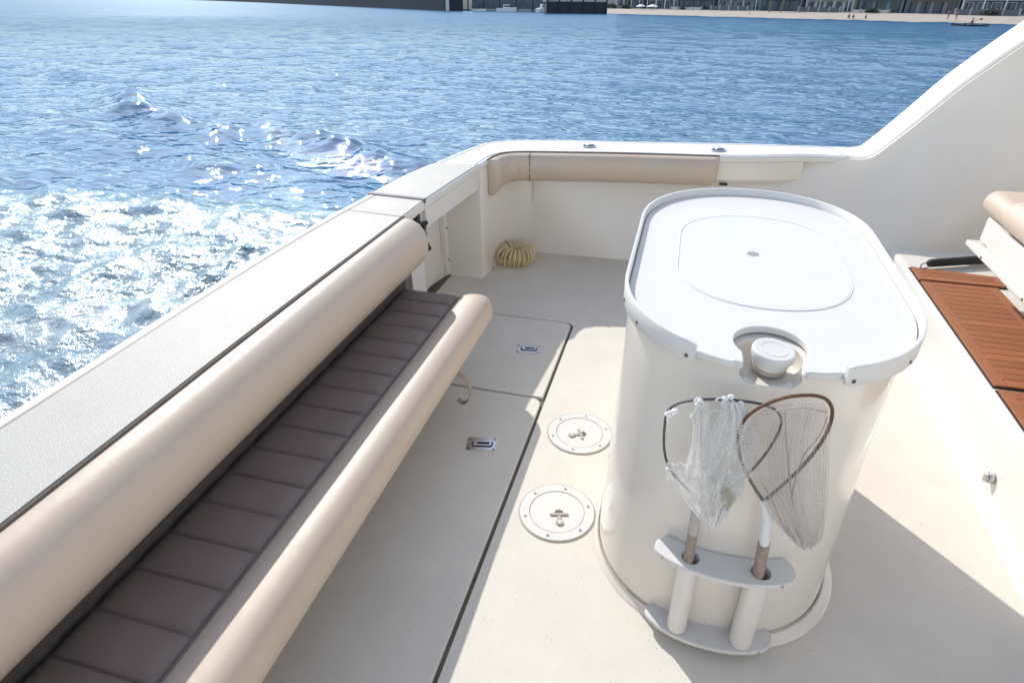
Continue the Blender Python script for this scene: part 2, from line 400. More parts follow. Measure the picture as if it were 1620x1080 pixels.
def deck_plate(cx, cy, r, lab, ta):
    t = thing('deck_plate', lab, 'access plate', (cx, cy, 0), 'round access plates beside the bait tank')
    def ring(r0, r1, z0, z1, n=64):
        m = MB(); secs = []
        for k in range(n+1):
            a = 2*math.pi*k/n; c, s_ = math.cos(a), math.sin(a)
            secs.append([(cx+r0*c, cy+r0*s_, z0), (cx+r0*c, cy+r0*s_, z1), (cx+r1*c, cy+r1*s_, z1), (cx+r1*c, cy+r1*s_, z0)])
        return m.loft(secs, True, False)
    obj('gasket', ring(r-.001, r+.0035, .0, .003), TABBE, t)
    rg = obj('ring', ring(r*.73+.0012, r-.001, 0, .0055), PLATE, t, bevel=.0015)
    obj('groove', ring(r*.73-.001, r*.73+.0012, 0, .002), TABBE, t)
    ld = obj('lid', MB().cyl((cx, cy), r*.73-.001, 0, .0042, 64), PLATE, t, bevel=.001)
    for k in range(6):
        a = ta*0+.45+k*math.pi/3; p = (cx+r*.865*math.cos(a), cy+r*.865*math.sin(a))
        m = MB().cyl(p, .0052, .0055, .0072, 12); m.ball((*p, .0072), .0045, 4, (1,1,.4)); sub('screw', m, CHROME, rg)
    c, s_ = math.cos(ta), math.sin(ta)
    def P(a, b): return (cx+.01+a*c-b*s_, cy-.01+a*s_+b*c)
    # recessed finger latch: dark half-moon, cross bar and tongue
    m = MB(); m.prism([P(.004+.017*math.cos(x), .017*math.sin(x)) for x in [math.pi*(-.5+k/10) for k in range(11)]], .0043, .0047)
    sub('finger_recess', m, DIRT, ld)
    m = MB(); m.prism([P(*p) for p in rrect(-.010, -.034, .001, .034, .004)], .0045, .0095)
    m.prism([P(*p) for p in rrect(-.045, -.007, -.008, .007, .003)], .0045, .0085)
    q = P(-.043, 0); m.cyl(q, .0145, .0045, .0095, 20)
    sub('latch_tab', m, TABBE, ld, bevel=.001)
    m = MB().cyl(q, .0075, .0096, .0108, 14); sub('latch_pin', m, PLATE, ld)
deck_plate(-.277, 2.063, .138, 'far round white access plate in the deck, its latch pointing left', math.radians(25))
deck_plate(-.279, 1.589, .139, 'near round white access plate in the deck, its latch pointing at the viewer', math.radians(105))

# ------------------------------------------------------------------ hull: walls, caps, door
hull = thing('boat_cockpit', 'off-white fibreglass cockpit sides of the boat, transom and port gunwale round the deck', 'boat', (-.2, 2, 0))
CZ = .75
inner_main = [(-1.25,-.9),(-1.253,.9),(-1.254,1.4),(-1.243,2.27),(-1.235,2.772)]
outer_main = [(-1.60,-.9),(-1.615,.9),(-1.622,1.6),(-1.612,2.2),(-1.585,2.6),(-1.568,2.80)]
inner_door = [(-1.232,2.782),(-1.208,3.151),(-1.180,3.492)]
outer_door = [(-1.565,2.81),(-1.532,3.18),(-1.478,3.455)]
inner_port = [(-1.179,3.497),(-1.168,3.604),(-1.150,3.72),(-1.10,3.815),(-1.0,3.865),(-.87,3.89),(-.31,3.985),(.23,4.045),(.5,4.11),(.746,4.19),(.99,4.20)]
outer_port = [(-1.476,3.46),(-1.435,3.653),(-1.392,3.86),(-1.32,4.06),(-1.18,4.165),(-.947,4.226),(-.348,4.329),(.1,4.40),(.55,4.46),(1.02,4.50)]
def cap_strip(inner, outer, n, mat_, name, inset_in=.0, inset_out=.0, z=CZ, th=.03, bevel=.0):
    A = interp([(*p, 0) for p in inner], n); B = interp([(*p, 0) for p in outer], n); secs = []
    for a, b in zip(A, B):
        d_ = (b-a).normalized(); a2 = a+d_*inset_in; b2 = b-d_*inset_out
        secs.append([(a2.x,a2.y,z-th),(a2.x,a2.y,z),(b2.x,b2.y,z),(b2.x,b2.y,z-th)])
    m = MB().loft(secs); return obj(name, m, mat_, hull, bevel=bevel)
def lip(inner, outer, n, w=.055):        # rounded glossy outboard edge
    A = interp([(*p, 0) for p in inner], n); B = interp([(*p, 0) for p in outer], n); secs = []
    for a, b in zip(A, B):
        d_ = (b-a).normalized(); s_ = []
        for u, dz in ((w, -.004), (w-.006, -.0), (.03, .001), (.012, -.006), (.002, -.02), (0, -.04), (.01, -.065)):
            p = b-d_*u; s_.append((p.x, p.y, CZ+dz))
        p = b-d_*w; s_.append((p.x, p.y, CZ-.065)); secs.append(s_)
    return MB().loft(secs)
cap_strip(inner_main, outer_main, 24, NONSKIDG, 'transom_cap', .004, .062)
cap_strip(inner_main, outer_main, 24, GEL, 'transom_cap_core', .0, .052, z=CZ-.005, th=.05, bevel=.006)
obj('transom_lip', lip(inner_main, outer_main, 24), GELW, hull)
cap_strip(inner_door, outer_door, 12, NONSKIDG, 'door_cap', .008, .03, z=CZ+.001)
cap_strip(inner_door, outer_door, 12, GELW, 'door_cap_core', .0, .0, z=CZ-.004, th=.05, bevel=.01)
cap_strip(inner_port, outer_port, 60, GELW, 'gunwale_cap', .03, .062)
cap_strip(inner_port, outer_port, 60, GELW, 'gunwale_cap_core', .0, .052, z=CZ-.004, th=.045, bevel=.012)
obj('gunwale_lip', lip(inner_port, outer_port, 60), GELW, hull)
for nm_i, (a_, b_) in enumerate(((inner_main, outer_main), (inner_port, outer_port))):
    A = interp([(*p, 0) for p in a_], 50); B = interp([(*p, 0) for p in b_], 50)
    obj('lip_groove', MB().tube([tuple(b-(b-a).normalized()*.0575+Vector((0,0,CZ-.0015))) for a, b in zip(A, B)], .0026, 6), TABBE, hull)
# black hinge gap between transom cap and door cap
obj('door_hinge', MB().prism([(-1.235,2.758),(-1.232,2.787),(-1.556,2.814),(-1.556,2.785)], CZ-.02, CZ+.005), DARKV, hull, bevel=.002)
# panel joint in the transom cap
obj('cap_seam', MB().prism([(-1.243,2.50),(-1.243,2.505),(-1.535,2.535),(-1.535,2.53)], CZ-.004, CZ+.0008), DIRT, hull)
# trim bead along the inboard cap edge
P = interp([(*p, CZ-.006) for p in [(-1.247,-.9),(-1.249,.9),(-1.250,1.4),(-1.240,2.27),(-1.236,2.52)]], 20)
obj('bead', MB().tube(P, .006, 8), DIRT, hull)
# door skirt and door leaf
A = interp([(*p, 0) for p in inner_door], 10)
secs = [[(a.x-.004,a.y,CZ-.03),(a.x-.004,a.y,.595),(a.x-.03,a.y,.595),(a.x-.03,a.y,CZ-.03)] for a in A]
obj('door_skirt', MB().loft(secs), GELW, hull, bevel=.004)
dr = obj('transom_door', MB().box((-1.50,2.80,.03),(-1.44,3.485,CZ-.05)), GEL, hull, bevel=.004)
st = obj('hinge_strip', MB().box((-1.44,3.43,.02),(-1.405,3.492,.66)), GEL, hull, bevel=.003)
for z in (.12, .34, .55): sub('screw', MB().tube([(-1.404,3.46,z),(-1.400,3.46,z)], .007, 10), DIRT, st)
obj('threshold', MB().box((-1.52,2.80,-.01),(-1.40,3.49,.004)), DIRT, hull)
obj('latch_block', MB().box((-1.42,3.40,.60),(-1.38,3.47,.65)), DARKV, hull, bevel=.004)
# port jamb beside the door (a thick rounded end of the transom)
jam = [(-1.42,3.495),(-1.20,3.495),(-1.182,3.500),(-1.175,3.515),(-1.172,3.60),(-1.158,3.74),(-1.135,3.85),(-1.10,3.94),(-1.05,3.995),(-.98,4.017),(-.98,4.06),(-1.30,4.06),(-1.45,3.9)]
def flare(poly, z0, z1, g=.012):
    cx = sum(p[0] for p in poly)/len(poly); cy = sum(p[1] for p in poly)/len(poly); m = MB(); secs = []
    for z, k in ((z0, g*1.6), (z0+.008, g*.7), (z0+.02, g*.2), (z0+.035, 0), (z1, 0)):
        secs.append([(p[0]+(p[0]-cx)/abs(math.hypot(p[0]-cx,p[1]-cy))*k, p[1]+(p[1]-cy)/math.hypot(p[0]-cx,p[1]-cy)*k, z) for p in poly])
    return m.loft(secs)
obj('door_jamb', flare(jam, .0, CZ-.04), GEL, hull, bevel=0)
# inboard transom wall behind the bench, and starboard jamb
P = interp([(*p,0) for p in inner_main], 16)
secs = [[(p.x-.035,p.y,0),(p.x-.035,p.y,CZ-.04),(p.x-.32,p.y,CZ-.04),(p.x-.32,p.y,0)] for p in P if p.y < 2.63]
obj('transom_wall', MB().loft(secs), GEL, hull)
obj('transom_jamb', MB().box((-1.50,2.62,0),(-1.272,2.79,CZ-.04)), GELW, hull, bevel=.006)
obj('jamb_trim', MB().box((-1.272,2.60,0),(-1.262,2.625,.62)), GELW, hull, bevel=.002)
# black hinge brackets at the end of the seat back
m = MB()
m.box((-1.262,2.60,.60),(-1.225,2.74,.625)); m.box((-1.262,2.66,.53),(-1.235,2.70,.70)); m.tube([(-1.25,2.63,.66),(-1.22,2.74,.64)], .012, 8)
m.tube([(-1.24,2.70,.60),(-1.21,2.73,.50)], .012, 8); m.ball((-1.235,2.72,.585), .02, 6)
obj('hinge_bracket', m, BLACK, hull)
# port side wall: outboard below the coaming, turning in toward the step and rising as the wing
def y_bot(x): return lin([(-1.4,3.95),(-1.1,4.005),(-.25,4.03),(.5,4.02),(.75,3.96),(1.0,3.76),(1.25,3.53),(1.45,3.60),(1.7,3.74),(2.6,3.95)], x)
def y_top(x): return lin([(-1.4,4.03),(-1.1,4.10),(-.3,4.24),(.70,4.30),(.76,4.28),(.84,4.20),(1.0,4.192),(1.7,4.17),(2.6,4.17)], x)
def z_top(x): return lin([(-2,.735),(.95,.735),(1.085,.738),(1.125,.76),(1.274,.93),(1.47,1.175),(1.76,1.465),(2.0,1.665),(2.6,2.1)], x)
xs = [-1.12+.04*i for i in range(94)]; secs = []
def ysm(f, x): return sum(f(x+.05*k) for k in (-3,-2,-1,0,1,2,3))/7
for x in xs:
    zt = sum(z_top(x+.012*k) for k in (-2,-1,0,1,2))/5-.0
    yb, yt = ysm(y_bot, x), ysm(y_top, x); row = []
    for k in range(15):
        u = k/14; z = zt*u
        e = 1-(1-u)**1.6 if x > .9 else u
        w_ = sm(.7, 1.1, x); e = u*(1-w_)+(1-(1-min(1, u/1.0))**1.55)*w_
        row.append((x, yb+(yt-yb)*e, z))
    row += [(x, yt+(.03 if x < .8 else .25), zt-.01), (x, yt+(.05 if x < .8 else .3), 0)]
    secs.append(row)
sw = obj('side_wall', MB().loft(secs), GEL, hull, smooth=60)
# coaming box that carries the bolster
ip = interp([(*p,0) for p in inner_port[2:10]], 44)
secs = []
for p in ip:
    x = p.x; o_ = .15
    if x > .60: o_ = .15
    bz = .575
    nrm = Vector((-.12, 1, 0)).normalized() if x > -.8 else Vector((-.9+.9*sm(-1.15,-.8,x), 1, 0)).normalized()
    a = p+nrm*.012; b = p+nrm*.17
    secs.append([(a.x,a.y,CZ-.03),(a.x,a.y,bz+.02),(a.x+nrm.x*.02,a.y+nrm.y*.02,bz),(b.x,b.y,bz),(b.x,b.y,CZ-.03)])
obj('coaming', MB().loft(secs), GEL, hull, smooth=30)
obj('cup_clip', MB().box((.25,4.058,.562),(.30,4.08,.574)), BLACK, hull)
# wing: rounded, sloping continuation of the gunwale
ctr_in = [(.955,.75),(1.03,.750),(1.085,.756),(1.125,.787),(1.274,.965),(1.47,1.210),(1.76,1.497),(2.0,1.70),(2.6,2.15)]
P = interp([(x, 0, z) for x, z in ctr_in], 44); secs = []
for i, p in enumerate(P):
    a = P[max(0, i-1)]; b = P[min(len(P)-1, i+1)]; t = (b-a).normalized(); nn = Vector((-t.z, 0, t.x))
    yi = 4.187-.015*sm(.9, 1.7, p.x); yo = 4.50
    s_ = []
    for y, h in ((yi+.03, -.10), (yi+.016, -.085), (yi+.002, -.055), (yi+.007, -.032), (yi+.022, -.014), (yi+.045, -.003), (yi+.075, .001), (4.33, .004), (yo-.05, .004), (yo-.012, -.008), (yo, -.03), (yo-.01, -.06)):
        q_ = p+nn*h; s_.append((q_.x, y, q_.z))
    secs.append(s_)
obj('wing_rail', MB().loft(secs), GEL, hull, smooth=60)
# outer hull skin down to the water
for nm, pl in (('hull_side', [(-1.435,3.60)]+outer_port[2:]+[(2.6,4.55)]), ('hull_stern', outer_main+outer_door)):
    P = interp([(*p,0) for p in pl], 40); m = MB(); rows = []
    for p in P:
        ix = .02 if nm == 'hull_stern' else 0; iy = -.02 if nm == 'hull_side' else 0
        rows.append([(p.x+ix,p.y+iy,CZ-.06),(p.x+ix*2,p.y+iy*3,.3),(p.x+ix*4,p.y+iy*8,-.9)])
    obj(nm, m.loft(rows, False), GELW, hull, smooth=60)
# starboard side, behind the photographer
obj('starboard_wall', MB().box((-1.6,-1.1,0),(2.2,-.75,.74)), GEL, hull, bevel=.02)
obj('cabin_bulkhead', MB().box((2.55,-1.1,0),(2.65,4.2,2.3)), GEL, hull, bevel=.02)
# chrome rod-holder rims let into the port gunwale
for x, y, lab in ((-.613,4.10,'chrome rod-holder rim in the port gunwale, nearer the stern'), (.216,4.19,'chrome rod-holder rim in the port gunwale, nearer the rising side wing')):
    t = thing('rod_holder', lab, 'rod holder', (x, y, CZ), 'rod holders let into the gunwale')
    m = MB(); secs = []
    for k in range(33):
        a = 2*math.pi*k/32; c, s_ = math.cos(a), math.sin(a)
        secs.append([(x+.036*c, y+.030*s_, CZ), (x+.038*c, y+.032*s_, CZ+.007), (x+.052*c, y+.046*s_, CZ+.007), (x+.060*c, y+.054*s_, CZ)])
    obj('rim', m.loft(secs, True, False), CHROME, t, smooth=60)
    m = MB(); m.add([(x+.037*math.cos(k*.2618), y+.031*math.sin(k*.2618), CZ+.0015) for k in range(24)], [tuple(range(24))])
    obj('opening', m, BLACK, t)
    obj('hinged_cap', MB().ball((x+.012, y+.012, CZ+.006), .03, 6, (1.1,.8,.35)), CHROME, t)

# ------------------------------------------------------------------ upholstery
def roll_obj(name, path, prof, m, parent=None, **k):
    """sweep a profile (offset inboard, dz) along a plan path; ends pulled in to round them off"""
    n = len(path); secs = []
    L = [0]
    for a, b in zip(path, path[1:]): L.append(L[-1]+(b-a).length)
    T = L[-1]; cz = sum(p[1] for p in prof)/len(prof); co = sum(p[0] for p in prof)/len(prof)
    for i, p in enumerate(path):
        t = (path[min(n-1, i+1)]-path[max(0, i-1)]).normalized(); nn = Vector((t.y, -t.x, 0))
        e = min(L[i], T-L[i]); s_ = 1-.42*max(0, 1-e/.026)**2.4
        secs.append([tuple(p+nn*(co*(1-s_)*0+a*s_+(0 if a > 0 else 0))+Vector((0,0,cz+(dz-cz)*(.35+.65*s_) if s_ < 1 else dz))) for a, dz in prof])
    return obj(name, MB().loft(secs), m, parent, smooth=50, **k)
def endpath(pl, n=60):
    P = interp([(*p, 0) for p in pl], n)
    a, b = P[0], P[1]; c, d_ = P[-1], P[-2]
    out = [a, a+(b-a).normalized()*.005, a+(b-a).normalized()*.014, a+(b-a).normalized()*.026]
    out += [p for p in P[1:-1] if (p-a).length > .036 and (p-c).length > .036]
    out += [c+(d_-c).normalized()*.026, c+(d_-c).normalized()*.014, c+(d_-c).normalized()*.005, c]
    return out
# transom bolster (backrest)
bol = [(0,.742),(.03,.746),(.062,.740),(.094,.722),(.118,.690),(.130,.648),(.129,.605),(.114,.563),(.09,.528),(.06,.503),(.02,.49),(0,.49)]
tb = thing('padded_backrest', 'long tan padded backrest roll along the transom above the bench seat', 'backrest', (-1.2, 1.2, .5))
roll_obj('cushion', endpath([(-1.248,-.8),(-1.248,.9),(-1.248,1.4),(-1.245,2.2),(-1.242,2.525)], 90), bol, VINYL, tb)
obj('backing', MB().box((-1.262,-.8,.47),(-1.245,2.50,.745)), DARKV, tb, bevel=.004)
# port bolster, bends round the corner
gb = thing('gunwale_bolster', 'tan padded bolster under the port gunwale, curving round the aft corner', 'bolster', (-.4, 3.9, .6))
pb = [(0,.742),(.03,.744),(.055,.733),(.074,.705),(.080,.665),(.074,.625),(.058,.592),(.03,.568),(.0,.562)]
gpath = [(-1.166,3.625),(-1.155,3.72),(-1.112,3.805),(-1.03,3.855),(-.955,3.876),(-.87,3.892),(-.31,3.987),(0,4.02),(.222,4.048)]
pc = interp([(*p, 0) for p in gpath], 150)
def gunwale_roll():
    n = len(pc); secs = []; T = [0]
    for a, b in zip(pc, pc[1:]): T.append(T[-1]+(b-a).length)
    for i, p in enumerate(pc):
        t = (pc[min(n-1, i+1)]-pc[max(0, i-1)]).normalized(); nn = Vector((t.y, -t.x, 0))
        e1 = max(0, 1-T[i]/.03); e2 = max(0, 1-(T[-1]-T[i])/.03); e = 1-.5*e1**2.2-.5*e2**2.2
        low = 1.30-.30*sm(0, .27, T[i]); dimp = 1-.10*math.exp(-((T[i]-.275)/.012)**2)
        wv = .0025*noise.noise((T[i]*6, 3, 1))
        secs.append([tuple(p+nn*(a*e*dimp+(wv if a > .02 else 0))+Vector((0,0,.742-(.742-dz)*low*(1-(1-e)*.3)))) for a, dz in pb])
    return MB().loft(secs)
obj('cushion', gunwale_roll(), VINYL, gb, smooth=50)
obj('seam', MB().tube([(-.952,3.872-.0,.745),(-.946,3.815,.738),(-.940,3.800,.69),(-.940,3.800,.65),(-.944,3.812,.60),(-.95,3.85,.562)], .003, 6), DIRT, gb)
P = interp([(*p, .7475) for p in [(-1.166,3.62),(-1.155,3.72),(-1.112,3.81),(-1.03,3.86),(-.87,3.895),(-.31,3.99),(.225,4.05)]], 60)
obj('piping', MB().tube(P, .004, 6), DIRT, gb)

# bench seat
bs = thing('bench_seat', 'fold-down bench seat along the transom, dark taupe ribbed top and tan rolled front edge', 'bench seat', (-1.0, 1.2, 0))
def seat_top():
    X0, X1, Y0, Y1 = -1.25, -.945, -.8, 2.47; secs = []
    ny = 1100; pitch = .123
    for j in range(ny+1):
        y = Y0+(Y1-Y0)*j/ny; row = []
        ph = ((y-Y1) / pitch) % 1.0; dch = min(ph, 1-ph)*pitch
        rib = .007*(1-math.exp(-(dch/.006)**1.2))+.010*math.sin(math.pi*ph)**.8
        e = max(0, 1-(Y1-y)/.04)
        for i in range(15):
            x = X0+(X1-X0)*i/14
            ex = min(x-X0, X1-x); k = 1-math.exp(-max(0,ex)/.012)
            z = .385+rib*k+.006*k-.03*e**2+.0016*noise.noise((x*9, y*7, 0))
            row.append((x, y+.0035*math.sin(x*40)*0, z))
        secs.append([(X0,y,.33)]+row+[(X1,y,.33)])
    return MB().loft(secs)
obj('seat_cushion', seat_top(), VINYLD, bs, smooth=60)
prof = [(-.062,.33),(-.062,.394),(-.05,.404),(-.02,.414),(.02,.418),(.055,.417),(.085,.409),(.108,.392),(.122,.365),(.126,.33),(.119,.298),(.095,.272),(.05,.262),(-.04,.262),(-.062,.28)]
def nose():
    Y0, Y1 = -.8, 2.485; secs = []; n = 130
    ys = [Y0+(Y1-.06-Y0)*k/n for k in range(n)]+[Y1-.05,Y1-.035,Y1-.022,Y1-.012,Y1-.005,Y1]
    for y in ys:
        e = max(0, 1-(Y1-y)/.055); s_ = 1-.34*e**2.6
        wob = .0018*noise.noise((y*3.1, 2, 0))
        secs.append([(-.883+ a*(.80 if a > 0 else 1.0)*(1-(.30*e**2.6 if a > 0 else .25*e**2.6))+wob, y, .338+(z-.338)*s_+wob) for a, z in prof])
    return MB().loft(secs)
obj('front_roll', nose(), VINYL, bs, smooth=50)
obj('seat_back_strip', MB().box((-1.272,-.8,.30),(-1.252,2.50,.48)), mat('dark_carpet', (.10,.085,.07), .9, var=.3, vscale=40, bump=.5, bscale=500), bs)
obj('base_board', MB().box((-1.25,-.8,.255),(-.92,2.44,.335)), DARKV, bs, bevel=.004)
obj('piping', MB().tube([(-.945,-.8,.396),(-.945,1.0,.396),(-.945,2.44,.394),(-.95,2.462,.375)], .0035, 8), VINYLD, bs)
# pull strap looped under the roll
m = MB(); secs = []
P = interp([(-.80,1.985,.275),(-.775,1.985,.262),(-.752,1.982,.235),(-.745,1.980,.195),(-.752,1.975,.155),(-.775,1.972,.135),(-.80,1.97,.150)], 24)
for i, p in enumerate(P):
    t = (P[min(23,i+1)]-P[max(0,i-1)]).normalized(); n_ = t.cross(Vector((0,1,0))).normalized()
    secs.append([tuple(p+Vector((0,s1*.014,0))+n_*s2*.0018) for s1, s2 in ((-1,-1),(1,-1),(1,1),(-1,1))])
obj('pull_strap', m.loft(secs), mat('webbing', (.34,.27,.21), .8, bump=.4, bscale=600), bs)
for y in (.3, 1.25, 2.2):
    obj('support_leg', MB().box((-1.20,y-.02,0),(-1.16,y+.02,.258)).box((-1.20,y-.015,.22),(-.92,y+.015,.257)), CHROME, bs, bevel=.003)

# ------------------------------------------------------------------ bait tank
def outline(cx, yf, rx, ay, straight, n=96):
    """oval plan: half width rx, end depth ay, straight sides; yf = front y"""
    P = []
    for k in range(n):
        a = 2*math.pi*k/n-math.pi/2; c, s_ = math.cos(a), math.sin(a)
        e = 2/2.15
        x = rx*math.copysign(abs(c)**e, c); y = ay*math.copysign(abs(s_)**e, s_)
        P.append((cx+x, yf+ay+(y if s_ < 0 else y+straight)))
    # put samples on the straight sides by arc-length resampling
    Q = [Vector((*p, 0)) for p in P]+[Vector((*P[0], 0))]; L = [0]
    for a, b in zip(Q, Q[1:]): L.append(L[-1]+(b-a).length)
    out = []; i = 0
    for k in range(n):
        t = L[-1]*k/n
        while L[i+1] < t: i += 1
        out.append(Q[i].lerp(Q[i+1], (t-L[i])/(L[i+1]-L[i])))
    return out
tank = thing('bait_tank', 'tall oval white bait tank standing on the deck with a rimmed flat lid', 'bait tank', (.255, 1.85, 0))
NT = 144
secs = []
for z, rx, yf, off in ((0, .374, 1.222, 0), (.02,.372,1.224,0), (.15,.368,1.228,.0), (.35,.364,1.232,.001), (.6,.358,1.234,.003), (.8,.354,1.234,.005), (.93,.352,1.232,.006), (.95,.351,1.233,.006)):
    P = outline(.252+off, yf, rx, .385, .455, NT)
    secs.append([(p.x, p.y, z) for p in P])
body = obj('body', MB().loft(secs), GEL, tank, smooth=50)
# scooped pocket for the filler in the top front of the body
cut = MB(); pr = []
for z, r_ in ((.905,.050),(.908,.062),(.916,.070),(.93,.073),(1.0,.073)):
    pr.append([(0.254+r_*math.cos(2*math.pi*k/40), 1.303+r_*math.sin(2*math.pi*k/40), z) for k in range(40)])
cut.loft(pr)
pr2 = []
for y, g in ((1.15,.0),(1.275,.0)):
    pr2.append([(.254-.066, y, 1.0), (.254-.066, y, .925),(.254-.052,y,.909),(.254+.052,y,.909),(.254+.066,y,.925),(.254+.066,y,1.0)])
cut2 = MB().loft(pr2)
cs = []
for i, c_ in enumerate((cut, cut2)):
    me = c_.mesh('cutter', LOC['bait_tank'], 0); co = bpy.data.objects.new('cutter', me); COL.objects.link(co); co.location = (.255,1.85,0); cs.append(co)
    md = body.modifiers.new('b', 'BOOLEAN'); md.operation = 'DIFFERENCE'; md.object = co; md.solver = 'EXACT'
bpy.context.view_layer.update()
dg = bpy.context.evaluated_depsgraph_get(); nm_ = bpy.data.meshes.new_from_object(body.evaluated_get(dg))
body.modifiers.clear(); body.data = nm_; nm_.name = 'body'
for p in nm_.polygons: p.use_smooth = True
nm_.set_sharp_from_angle(angle=math.radians(40))
for co in cs: bpy.data.objects.remove(co)
bm_ = body.modifiers.new('bevel', 'BEVEL'); bm_.width = .0015; bm_.segments = 2; bm_.limit_method = 'ANGLE'; bm_.angle_limit = math.radians(50)
# base flange faired to the deck
secs = []
for g, z in ((.024,.001),(.020,.006),(.015,.009),(.010,.013),(.004,.022),(0,.03)):
    P = outline(.252+g*.4, 1.222-g, .374+g, .385+g, .455, NT); secs.append([(p.x,p.y,z) for p in P])
obj('base_flange', MB().loft(secs, True, False), GEL, tank, smooth=60)
P = outline(.252, 1.222-.002, .376, .387, .455, NT); obj('caulk_line', MB().tube([(p.x,p.y,.026) for p in P], .0022, 5, closed=True), TABBE, tank)
# lid with a keyhole notch at the front
RX, YF, AY, ST = .358, 1.200, .393, .49
def lid_poly(g=0):
    P = outline(.258, YF+g, RX-g, AY-g, ST, NT); c = (.254, 1.316); R_ = .082
    P = [(p.x, p.y) for p in P]
    keep = [p for p in P if not (p[1] < 1.32 and abs(p[0]-c[0]) < .084)]
    # order: the front point is index 0, so split after the gap
    k0 = next(i for i in range(len(keep)) if keep[i][0]-c[0] > 0 and keep[i][1] < 1.4)
    keep = keep[k0:]+keep[:k0]
    fy = YF+g
    arc = []
    # left shoulder -> notch -> right shoulder
    arc += [(c[0]-.080, fy+.0175), (c[0]-.069, fy+.0135), (c[0]-.064, fy+.018), (c[0]-.0635, fy+.030)]
    a0 = math.radians(218); a1 = math.radians(-38)
    for k in range(25):
        a = a0+(a1-a0)*k/24; arc.append((c[0]+R_*math.cos(a), c[1]+R_*math.sin(a)))
    arc += [(c[0]+.0635, fy+.028), (c[0]+.064, fy+.014), (c[0]+.069, fy+.008), (c[0]+.080, fy+.010)]
    return keep+arc
LP = lid_poly(.003)
lid = obj('lid', MB().prism(LP, .954, .972), POLY, tank, bevel=.003)
# raised inner panel line and finger hole
P = outline(.262, 1.495, .235, .235, .255, 120)
sub('panel_groove', MB().tube([(p.x,p.y,.9722) for p in P], .0022, 6, closed=True), POLY, lid)
sub('inner_panel', MB().prism([(p.x,p.y) for p in outline(.262, 1.4985, .2315, .2315, .255, 120)], .9715, .9732), POLY, lid)
sub('drain_hole', MB().add([(.248+.018*math.cos(k*.2618), 1.866+.018*math.sin(k*.2618), .9738) for k in range(24)], [tuple(range(24))]), mat('hole_grey', (.33,.33,.34), .8), lid)
# rim band, open at the front
def rim():
    P = outline(.258, YF, RX, AY, ST, 192); m = MB(); secs = []
    P = [(p.x, p.y) for p in P]; n = len(P)
    i0 = next(i for i in range(n) if P[i][0] > .383 and P[i][1] < 1.5)
    i1 = max(i for i in range(n) if P[i][0] < .103 and P[i][1] < 1.5)
    seq = P[i0:i1+1]
    for i, p in enumerate(seq):
        a = seq[max(0,i-1)]; b = seq[min(len(seq)-1,i+1)]; t = Vector((b[0]-a[0], b[1]-a[1])).normalized(); nx, ny = t.y, -t.x
        def q(o_, z): return (p[0]+nx*o_, p[1]+ny*o_, z)
        e = min(i, len(seq)-1-i); lo = .943 + (.006 if e == 0 else 0); hi = .997-(.005 if e == 0 else 0)
        secs.append([q(0,lo), q(-.0,hi-.002), q(.002,hi), q(.0085,hi), q(.0105,hi-.003), q(.0105,lo+.002), q(.0085,lo)])
    m.loft(secs); return m, seq
rm, seq = rim()
rimo = obj('rim', rm, POLY, tank, smooth=45)
for (px, py) in ((-.083,1.49),(-.045,1.375),(.088,1.233),(.398,1.213),(.55,1.34),(.60,1.46)):
    i = min(range(1, len(seq)-1), key=lambda i: (seq[i][0]-px)**2+(seq[i][1]-py)**2)
    a, b = seq[i-1], seq[i+1]; t = Vector((b[0]-a[0], b[1]-a[1])).normalized(); nx, ny = t.y, -t.x
    p = seq[i]
    sub('screw', MB().tube([(p[0]+nx*.009, p[1]+ny*.009, .958), (p[0]+nx*.0125, p[1]+ny*.0125, .958)], .0048, 10), DIRT, rimo)
# filler cap, slightly tilted
def tiltcap(c, r, h, tilt, prof_):
    m = MB(); secs = []
    Rx = Matrix.Rotation(tilt[0], 3, 'X') @ Matrix.Rotation(tilt[1], 3, 'Y')
    for rr, hh in prof_:
        secs.append([tuple(Vector(c)+Rx @ Vector((rr*math.cos(2*math.pi*k/48), rr*math.sin(2*math.pi*k/48), hh))) for k in range(48)])
    return m.loft(secs)
fc = (.259, 1.302, .926)
obj('filler_neck', tiltcap(fc, 0, 0, (.06,.05), [(.039,-.010),(.039,.003)]), TABBE, tank)
cp = obj('filler_cap', tiltcap(fc, 0, 0, (.06,.05), [(.040,.003),(.042,.010),(.045,.018),(.0475,.024),(.0485,.038),(.0475,.0415),(.045,.043),(.041,.0425)]), POLY, tank, smooth=50)
sub('grip_groove', MB().tube([tuple(Vector(fc)+Matrix.Rotation(.06,3,'X') @ Matrix.Rotation(.05,3,'Y') @ Vector((.030*math.cos(2*math.pi*k/30), .030*math.sin(2*math.pi*k/30), .0427))) for k in range(30)], .0008, 4, closed=True), POLY, cp)
# hose outlet stub at the back right under the rim
obj('drain_stub', MB().tube([(.60,1.83,.90),(.66,1.80,.90),(.665,1.80,.80)], .022, 12), GELW, tank)

